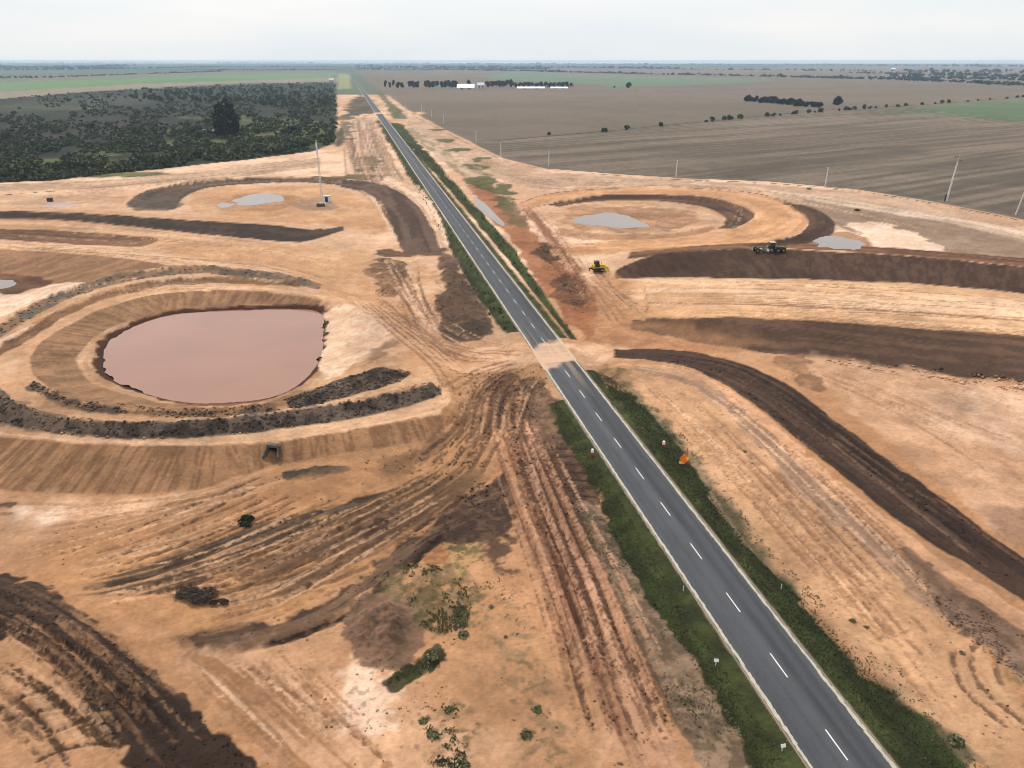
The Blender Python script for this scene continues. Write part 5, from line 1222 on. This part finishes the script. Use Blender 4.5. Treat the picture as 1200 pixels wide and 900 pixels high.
for k, (px, py, s_) in enumerate([(543, 745, 1.1), (505, 770, 1.2), (496, 845, .8), (525, 832, .9), (507, 862, 1.0), (540, 898, 1.2), (617, 862, 1.0), (628, 832, .9), (576, 712, .6), (592, 748, .5), (1120, 870, 1.2), (1000, 728, .7), (872, 530, .7), (1014, 735, .6), (1128, 766, .6), (640, 295, 1.6), (664, 334, 1.5), (1005, 247, 2.2), (948, 222, 2), (380, 384, 1.0), (383, 392, 1.2), (376, 420, .9), (372, 432, .8), (384, 378, .8)]):
    place(sp[k % 2], px, py, s_, None, 'small dark green bush on the bare worked soil', 'bush', 'small bushes on the earthworks')

# ------------------------------------------------------------------ poles and mast
CONC = mat('concrete', (0.46, 0.43, 0.38), 0.85, var=0.15, scale=1.5, bump=0.15)
STEEL = mat('galvanised_steel', (0.42, 0.42, 0.42), 0.5, 0.6, 0.15)
DARKM = mat('dark_metal', (0.03, 0.03, 0.032), 0.55, 0.2, 0.3)
CERAM = mat('insulator_glaze', (0.12, 0.09, 0.08), 0.3)
POLEC = mat('pale_pole_concrete', (0.62, 0.59, 0.53), 0.85, var=0.1, scale=1.5)
pole0 = empty('power_pole')
MB().cyl((0, 0, -0.5), (0, 0, 9.5), 0.34, 0.22, 12).build('shaft', POLEC, pole0)
MB().box((0, 0, 9.2), (2.0, 0.12, 0.14), bev=0.02).build('crossarm', CONC, pole0)
for xx in (-0.9, 0, 0.9):
    MB().cyl((xx, 0, 9.27), (xx, 0, 9.6), 0.08, 0.05, 8).build('insulator', CERAM, pole0)
plist = [(475, 127, 'first power pole from the road, far off beside the long straight'), (494, 132, 'second far pole from the road along the brown field'), (506, 138, 'third far pole from the road along the brown field'), (520, 145, 'fourth far pole from the road along the brown field'), (558, 168, 'power pole standing where the two brown fields meet'), (587, 184, 'power pole just right of the corner of the two fields'), (643, 195, 'power pole behind the sandy reserve, left of the loop'), (792, 208, 'power pole at the field edge straight behind the right loop'), (967, 218, 'pale power pole with sand at its foot, left of the tall pylon'), (1190, 252, 'rightmost power pole, at the right edge of the photo')]
for k, (px, py, lab) in enumerate(plist):
    o = pole0 if k == 0 else copy_tree(pole0)
    p = spot(px, py); o.location = p; o.rotation_euler.z = -0.4
    if px == 1190: o.rotation_euler.y = 0.10
    tag(o, lab, 'power pole', 'power poles along the field edge')
tp = empty('transmission_pole', spot(1109, 236))
tp.rotation_euler.y = 0.05
MB().cyl((0, 0, -0.6), (0, 0, 17.5), 0.46, 0.30, 14).build('shaft', POLEC, tp)
MB().cyl((0, 0, 17.5), (0, 0, 22.0), 0.2, 0.12, 12).build('top_mast', STEEL, tp)
for (zz, sx) in ((16.8, -1), (18.6, 1), (20.2, -1)):
    arm = MB().box((sx * 0.9, 0, zz), (1.8, 0.16, 0.2), bev=0.02).build('crossarm', DARKM, tp)
    MB().cyl((sx * 1.7, 0, zz - 1.0), (sx * 1.7, 0, zz - 0.08), 0.16, 0.12, 8).build('insulator', CERAM, arm)
MB().box((-0.9, 0, 1.6), (0.5, 0.5, 3.2), bev=0.04).build('stay_block', DARKM, tp)
tag(tp, 'tall slender transmission pole with offset dark arms at the field edge', 'pylon')
CABB = mat('cabinet_white', (0.62, 0.64, 0.68), 0.5); CABD = mat('cabinet_blue', (0.03, 0.035, 0.09), 0.5)
ms = empty('lattice_mast', spot(378, 239))
mb = MB()
HM = 27.0
for (sx, sy) in ((-1, -1), (1, -1), (1, 1), (-1, 1)):
    mb.cyl((sx * .42, sy * .42, 0), (sx * .16, sy * .16, HM), 0.07, 0.05, 6)
nb = 22
for i in range(nb):
    z0_, z1_ = HM * i / nb, HM * (i + 1) / nb; w0 = .42 - .26 * i / nb; w1 = .42 - .26 * (i + 1) / nb
    for (a_, b_) in (((-1, -1), (1, -1)), ((1, -1), (1, 1)), ((1, 1), (-1, 1)), ((-1, 1), (-1, -1))):
        mb.cyl((a_[0] * w0, a_[1] * w0, z0_), (b_[0] * w1, b_[1] * w1, z1_), 0.04, 0.04, 5)
mb.build('lattice', mat('mast_paint', (0.60, 0.57, 0.52), 0.6), ms)
for zz in (HM - 1.6, HM - 4.2):
    MB().box((0, -0.35, zz), (0.7, 0.3, 2.0), bev=0.05).build('antenna_panel', CABB, ms)
MB().box((0, 0, 0.0), (3.2, 3.2, 0.6), bev=0.05).build('footing', CONC, ms)
tag(ms, 'slender pale mast rising from the middle of the left loop', 'mast')
cb = empty('equipment_cabinet', spot(384, 236.5), 0.15)
MB().box((0, 0, 1.35), (3.0, 2.2, 2.7), bev=0.06).build('body', CABB, cb)
MB().box((-0.35, -1.13, 1.3), (1.3, 0.06, 2.2), bev=0.01).build('door', CABD, cb)
MB().box((0, 0, 2.78), (3.2, 2.4, 0.12), bev=0.03).build('roof', STEEL, cb)
tag(cb, 'white equipment cabinet with dark blue door at the foot of the mast', 'cabinet')
sb = empty('equipment_box', spot(376, 242), 0.1)
MB().box((0, 0, 0.6), (3.4, 1.6, 1.2), bev=0.06).build('body', mat('weathered_olive', (0.09, 0.075, 0.05), .7), sb)
MB().box((0, 0, 1.24), (3.5, 1.7, 0.1), bev=0.02).build('lid', DARKM, sb)
tag(sb, 'low brown generator box in front of the mast footing', 'box')
db = empty('site_container', spot(59, 236), 0.1)
MB().box((0, 0, 0.75), (2.2, 1.5, 1.5), bev=0.06).build('body', mat('dark_brown_paint', (0.045, 0.03, 0.022), .6), db)
MB().box((0, 0, 1.55), (2.3, 1.6, 0.1), bev=0.02).build('roof', DARKM, db)
for xx in (-0.9, 0.9): MB().box((xx, 0, 0.0), (0.2, 1.4, 0.2)).build('skid', DARKM, db)
tag(db, 'small dark box alone on pale sand at the far left', 'box')

# ------------------------------------------------------------------ farm buildings
ROOFW = mat('white_sheet_roof', (0.75, 0.75, 0.76), 0.5, var=0.06, scale=.3); ROOFG = mat('grey_sheet_roof', (0.42, 0.42, 0.44), 0.55, var=0.1, scale=.3)
WALLW = mat('pale_wall', (0.50, 0.49, 0.46), 0.8)
def barn(px, py, wpx, hpx, label, roofm, depth=14, wallh=0.5):
    p = spot(px, py); zc = p.y * CP + (CAMH - p.z) * SP
    Lx = wpx * zc / FPX; H_ = hpx * zc / FPX
    root = empty('barn', p, 0.0)
    wh = H_ * wallh
    MB().box((0, 0, wh / 2 - 0.2), (Lx, depth, wh + 0.4)).build('wall', WALLW, root)
    MB().prism([(-depth / 2 - 0.6, wh - 0.1), (0, H_), (depth / 2 + 0.6, wh - 0.1), (depth / 2 + 0.6, wh + 0.15), (0, H_ + 0.25), (-depth / 2 - 0.6, wh + 0.15)], -Lx / 2 - 0.6, Lx / 2 + 0.6).build('roof', roofm, root).rotation_euler.z = math.pi / 2
    for k in range(2):
        MB().box((Lx * (-0.22 + 0.44 * k), -depth / 2 - 0.06, wh * 0.36), (Lx * 0.14, 0.12, wh * 0.72)).build('door', DARKM, root)
    tag(root, label, 'barn')
barn(546, 104.6, 20, 5.6, 'big white-roofed barn in the middle of the farmstead trees', ROOFW, 22, 0.3)
barn(563.5, 103.4, 8, 6.0, 'small pale barn just right of the big white one', ROOFG, 14, 0.6)
barn(622, 104.4, 32, 2.6, 'long low white shed in front of the farmstead trees', ROOFW, 14, 0.35)
barn(655, 104.3, 20, 2.3, 'shorter low white shed at the right end of the farmstead', ROOFW, 14, 0.35)
barn(389, 98.5, 6, 5, 'little pale house by the road at the corner of the wood', ROOFG, 10, 0.6)
barn(1046, 88.5, 5, 2.2, 'white building far off among the fields on the right', ROOFW, 20, 0.5)
barn(240, 155.5, 4, 3.2, 'tiny pale shed left of the tall dark tree', ROOFG, 3, 0.6)
barn(252, 155.2, 5, 2.6, 'tiny pale shed at the foot of the tall dark tree', ROOFG, 3, 0.6)

# ------------------------------------------------------------------ machines
YEL = mat('machine_yellow', (0.55, 0.38, 0.03), 0.5, 0, 0.2, 2); YELD = mat('dusty_dark_yellow', (0.10, 0.075, 0.03), 0.6, 0, 0.3, 2)
RUB = mat('tyre_rubber', (0.018, 0.017, 0.016), 0.85, 0, 0.3, 3); GLS = mat('cab_glass', (0.01, 0.012, 0.014), 0.08, 0, 0.0, spec=0.6)
WHT = mat('roof_white', (0.42, 0.41, 0.39), 0.5); RIM = mat('rim_paint', (0.2, 0.15, 0.05), 0.5)
def wheel(parent, x, y, r, w):
    t = MB().cyl((x, y - w / 2, r), (x, y + w / 2, r), r, r, 22)
    for k in range(18):
        a_ = k * 2 * math.pi / 18
        t.box((x + math.cos(a_) * r, y, r + math.sin(a_) * r), (0.1, w * 0.96, 0.16), (0, -a_, 0))
    o = t.build('wheel', RUB, parent)
    sgn = -1 if y < 0 else 1
    MB().cyl((x, y + sgn * (w / 2 - 0.05), r), (x, y + sgn * (w / 2 + 0.03), r), r * 0.5, r * 0.46, 16).build('rim', RIM, o)
pg = spot(902, 295.5)
gr = empty('motor_grader', (pg.x, pg.y, pg.z), math.radians(181))
for s_ in (-1, 1):
    wheel(gr, 4.4, s_ * 1.05, 0.72, 0.45)
    wheel(gr, -2.2, s_ * 1.1, 0.78, 0.5); wheel(gr, -4.0, s_ * 1.1, 0.78, 0.5)
MB().prism([(-0.6, 1.5), (0.5, 1.9), (3.6, 1.75), (4.9, 1.2), (4.9, 0.9), (4.2, 1.15), (3.4, 1.4), (0.5, 1.5), (-0.6, 1.1)], -0.2, 0.2).build('frame', YELD, gr)
MB().box((4.4, 0, 0.75), (0.3, 1.9, 0.25), bev=0.03).build('front_axle', DARKM, gr)
MB().prism([(-1.3, 1.0), (-1.3, 1.95), (-4.6, 1.8), (-5.0, 1.5), (-5.0, 0.85)], -0.7, 0.7).build('engine_hood', YELD, gr)
MB().box((-3.1, 0, 0.8), (3.4, 1.7, 0.35), bev=0.05).build('rear_chassis', DARKM, gr)
cab = MB().prism([(-1.3, 1.2), (-1.25, 3.1), (0.3, 3.1), (0.65, 1.2)], -0.72, 0.72).build('cab', GLS, gr)
for (xx, yy) in ((-1.28, -0.72), (-1.28, 0.72), (0.45, -0.72), (0.45, 0.72)):
    MB().cyl((xx, yy, 1.2), (xx * (1 if xx < 0 else 0.7), yy, 3.12), 0.07, 0.06, 6).build('cab_post', YELD, cab)
MB().box((-0.5, 0, 3.2), (1.9, 1.7, 0.16), bev=0.04).build('cab_roof', WHT, cab)
bl = MB()
prof = [(0.35 * math.cos(t) - 0.35, 0.55 + 0.5 * math.sin(t)) for t in np.linspace(-1.2, 1.2, 9)]
prof = prof + [(x - 0.06, z) for x, z in prof[::-1]]
bl.prism(prof, -1.95, 1.95); ob = bl.build('blade', STEEL, gr); ob.location.x = 1.9; ob.rotation_euler.z = 0.45
MB().cyl((1.9, 0, 1.05), (1.9, 0, 1.15), 0.75, 0.75, 20).build('circle_gear', DARKM, gr)
MB().cyl((-2.4, 0.3, 1.85), (-2.4, 0.3, 2.9), 0.08, 0.07, 8).build('exhaust', DARKM, gr)
for s_ in (-1, 1): MB().cyl((1.9, s_ * 0.6, 1.1), (0.9, s_ * 0.35, 2.2), 0.07, 0.07, 8).build('lift_ram', STEEL, gr)
tag(gr, 'dark motor grader with white cab roof working along the top bank', 'grader')
pd = spot(701, 317.5)
dz = empty('bulldozer', (pd.x, pd.y, pd.z), math.radians(12))
for s_ in (-1, 1):
    pr = [(-1.9 + 0.0, 0.45), (-1.75, 0.12), (-1.4, 0.0), (1.4, 0.0), (1.75, 0.12), (1.9, 0.45), (1.75, 0.85), (1.4, 1.0), (-1.4, 1.0), (-1.75, 0.85)]
    o = MB().prism(pr, s_ * 1.15 - 0.3, s_ * 1.15 + 0.3).build('crawler_track', RUB, dz)
    rl_ = MB()
    for k in range(5): rl_.cyl((-1.3 + 0.65 * k, s_ * 1.15 - 0.33, 0.38), (-1.3 + 0.65 * k, s_ * 1.15 + 0.33, 0.38), 0.24, 0.24, 12)
    rl_.build('rollers', DARKM, o)
MB().box((0.0, 0, 0.85), (3.2, 1.7, 0.7), bev=0.06).build('chassis', YEL, dz)
MB().prism([(0.1, 1.15), (0.1, 2.05), (1.9, 1.9), (2.0, 1.6), (2.0, 1.0)], -0.62, 0.62).build('engine_hood', YEL, dz)
c_ = MB().prism([(-1.25, 1.15), (-1.2, 2.9), (0.0, 2.9), (0.2, 1.9), (0.2, 1.15)], -0.72, 0.72).build('cab', GLS, dz)
MB().box((-0.6, 0, 2.98), (1.5, 1.7, 0.14), bev=0.04).build('cab_roof', DARKM, c_)
MB().box((-1.55, 0, 1.5), (0.7, 1.5, 0.8), bev=0.08).build('fuel_tank', YEL, dz)
bp_ = [(2.75 + 0.25 * (1 - math.cos(t)), 0.65 + 0.65 * math.sin(t)) for t in np.linspace(-1.3, 1.3, 9)]
bp_ = bp_ + [(x - 0.12, z) for x, z in bp_[::-1]]
MB().prism(bp_, -1.9, 1.9).build('blade', YEL, dz)
for s_ in (-1, 1): MB().box((1.6, s_ * 1.6, 0.5), (2.4, 0.18, 0.24), bev=0.03).build('push_arm', YEL, dz)
MB().cyl((1.1, 0.3, 1.9), (1.1, 0.3, 2.7), 0.07, 0.06, 8).build('exhaust', DARKM, dz)
MB().prism([(-2.0, 0.7), (-2.0, 1.1), (-2.9, 1.0), (-3.1, 0.2), (-2.9, 0.2), (-2.7, 0.75)], -0.3, 0.3).build('ripper', DARKM, dz)
tag(dz, 'yellow bulldozer with dark cab at the left end of the dark bank', 'bulldozer')

# culvert mouth in the foot of the pond bank
cu = empty('culvert', spot(320, 535), math.radians(-6)); cu.scale = (0.75, 0.75, 0.9)
DCON = mat('stained_concrete', (0.10, 0.085, 0.075), 0.9, var=0.3, scale=1.5, bump=0.2)
MB().box((0, 0.25, 1.75), (2.6, 0.4, 0.5), bev=0.03).build('headwall', DCON, cu)
for s_ in (-1, 1):
    o = MB().prism([(-0.05, -0.4), (-0.05, 1.7), (1.6, 0.3), (1.6, -0.4)], -0.16, 0.16).build('wing_wall', DCON, cu)
    o.location = (s_ * 1.2, 0.2, 0); o.rotation_euler.z = math.radians(-90 + s_ * 20)
    MB().box((s_ * 1.2, 1.05, 0.6), (0.3, 1.2, 1.8)).build('side_wall', DCON, cu)
MB().box((0, 1.0, 0.5), (2.1, 0.1, 2.0)).build('mouth_shade_panel', mat('culvert_shade_black', (0.008, 0.007, 0.006), 0.95), cu)  # black panel behind the mouth stands in for the shade inside the culvert
MB().box((0, 0.75, 1.9), (2.6, 0.58, 0.2), bev=0.03).build('top_slab', DCON, cu)
tag(cu, 'dark concrete culvert mouth at the foot of the pond embankment', 'culvert')

# ------------------------------------------------------------------ roadside furniture
RED = mat('sign_red', (0.45, 0.03, 0.02), 0.5); WHP = mat('sign_white', (0.75, 0.74, 0.72), 0.5); ORG = mat('sign_orange', (0.80, 0.13, 0.01), 0.5, var=.05); YLW = mat('sign_yellow', (0.85, 0.50, 0.04), 0.5, var=.05)
def drum(px, py, label):
    r = empty('marker_drum', spot(px, py))
    MB().cyl((0, 0, -0.1), (0, 0, 0.55), 0.28, 0.26, 16).build('base', RED, r)
    MB().cyl((0, 0, 0.55), (0, 0, 1.0), 0.26, 0.24, 16).build('white_band', WHP, r)
    MB().cyl((0, 0, 1.0), (0, 0, 1.15), 0.24, 0.15, 16).build('cap', WHP, r)
    tag(r, label, 'traffic drum')
drum(694, 533.5, 'red and white marker drum in the grass left of the road')
drum(777.5, 524, 'red and white marker drum in the grass right of the road, near the orange sign')
os_ = empty('construction_sign', spot(801, 545), math.radians(4))
for s_ in (-1, 1): MB().cyl((s_ * 0.45, 0.1, -0.2), (s_ * 0.45, 0.0, 1.5), 0.04, 0.04, 8).build('post', DARKM, os_)
bd = MB().box((0, 0, 0), (1.25, 0.05, 1.25), (0, math.pi / 4, 0)).build('panel', ORG, os_); bd.location = (0.05, -0.05, 1.25); bd.rotation_euler.x = math.radians(-22)
p2 = MB().box((0, 0, 0), (0.9, 0.04, 0.5)).build('lower_panel', YLW, os_); p2.location = (-0.4, -0.14, 0.62); p2.rotation_euler.x = math.radians(-22)
p3 = MB().box((0, 0, 0), (0.45, 0.04, 0.5)).build('side_panel', YLW, os_); p3.location = (0.48, -0.14, 1.25); p3.rotation_euler.x = math.radians(-22)
tag(os_, 'bright orange and yellow roadworks sign on the right verge', 'sign')
def mpost(px, py, label, plate=True):
    r = empty('marker_post', spot(px, py), random.uniform(-.2, .2))
    MB().cyl((0, 0, -0.2), (0, 0, 0.8), 0.045, 0.045, 8).build('post', WHP, r)
    if plate: MB().box((0, -0.06, 0.75), (0.5, 0.04, 0.34), (math.radians(-25), 0, 0), bev=0.005).build('plate', WHP, r)
    tag(r, label, 'marker post')
mpost(838.5, 780, 'white marker plate on a post in the left ditch, lower part of the road')
mpost(800.5, 693, 'small whitish marker in the grass close to the left road edge', False)
mpost(916, 881, 'pale marker in the left grass nearest the bottom of the photo')
mpost(915, 691, 'thin white post standing in the grass right of the road', False)

# ------------------------------------------------------------------ air, sky, sun
hz = MB().box((0, 8600, 0), (1, 1, 1)).build('haze', None) if False else None
bm = bmesh.new(); bmesh.ops.create_cube(bm, size=1)
zlo, zhi = float(Z.min()) - 1.5, CAMH + 3.0
for v in bm.verts:
    v.co = Vector((v.co.x * 50000, 8700 + v.co.y * 18500, (zlo + zhi) / 2 + v.co.z * (zhi - zlo)))
me = bpy.data.meshes.new('haze'); bm.to_mesh(me); bm.free()
hz = bpy.data.objects.new('haze', me); COL.objects.link(hz); tag(hz, kind='stuff')
hm = bpy.data.materials.new('haze_air'); hm.use_nodes = True; nt = hm.node_tree; nt.nodes.clear()
out = nt.nodes.new('ShaderNodeOutputMaterial'); pv = nt.nodes.new('ShaderNodeVolumePrincipled')
pv.inputs['Color'].default_value = (0.58, 0.76, 0.95, 1); pv.inputs['Density'].default_value = 6.5e-5; pv.inputs['Anisotropy'].default_value = 0.1
nt.links.new(pv.outputs['Volume'], out.inputs['Volume']); me.materials.append(hm)

SUN_EL, SUN_AZ = math.radians(60), math.radians(-28)     # azimuth from the view direction, negative to the left
sd = bpy.data.lights.new('sun', 'SUN'); sd.energy = 2.4; sd.angle = math.radians(6); sd.color = (1.0, 0.955, 0.90)
so = bpy.data.objects.new('sun', sd); COL.objects.link(so)
to = Vector((math.sin(SUN_AZ) * math.cos(SUN_EL), math.cos(SUN_AZ) * math.cos(SUN_EL), math.sin(SUN_EL)))
so.rotation_euler = to.to_track_quat('Z', 'Y').to_euler(); so.location = (0, 0, 300)
w = bpy.data.worlds.new('World'); scene.world = w; w.use_nodes = True
nt = w.node_tree; N, L = nt.nodes, nt.links
bg = N['Background']; bg.inputs['Strength'].default_value = 0.12
sky = N.new('ShaderNodeTexSky'); sky.sky_type = 'NISHITA'; sky.sun_disc = False; sky.sun_elevation = SUN_EL; sky.sun_rotation = SUN_AZ
sky.dust_density = 4.0; sky.air_density = 1.0
tc = N.new('ShaderNodeTexCoord'); nz = N.new('ShaderNodeTexNoise'); nz.inputs['Scale'].default_value = 2.2; nz.inputs['Detail'].default_value = 5
mp = N.new('ShaderNodeMapping'); mp.inputs['Scale'].default_value = (1, 1, 7)
L.new(tc.outputs['Generated'], mp.inputs['Vector']); L.new(mp.outputs['Vector'], nz.inputs['Vector'])
cr = N.new('ShaderNodeMix'); cr.data_type = 'RGBA'
cr.inputs['A'].default_value = (5.4, 5.9, 6.25, 1); cr.inputs['B'].default_value = (6.6, 6.5, 6.4, 1)
cm = N.new('ShaderNodeMapRange'); cm.inputs['From Min'].default_value = 0.32; cm.inputs['From Max'].default_value = 0.68
L.new(nz.outputs['Fac'], cm.inputs['Value']); L.new(cm.outputs['Result'], cr.inputs['Factor'])
mx = N.new('ShaderNodeMix'); mx.data_type = 'RGBA'; mx.inputs['Factor'].default_value = 0.86
L.new(sky.outputs['Color'], mx.inputs['A']); L.new(cr.outputs['Result'], mx.inputs['B']); L.new(mx.outputs['Result'], bg.inputs['Color'])

cd_ = bpy.data.cameras.new('camera'); cam = bpy.data.objects.new('camera', cd_); COL.objects.link(cam)
cd_.sensor_width = 36; cd_.lens = 36 * FPX / 1200; cd_.clip_start = 0.5; cd_.clip_end = 80000
cam.location = (0, 0, CAMH); cam.rotation_euler = (math.pi / 2 - PITCH, 0, 0)
scene.camera = cam
vs = scene.view_settings; vs.view_transform = 'Standard'; vs.look = 'None'; vs.exposure = 0.42; vs.gamma = 1; vs.use_curve_mapping = False
scene.cycles.filter_width = 1.0; scene.cycles.volume_bounces = 1; scene.cycles.max_bounces = 6; scene.cycles.use_denoising = True
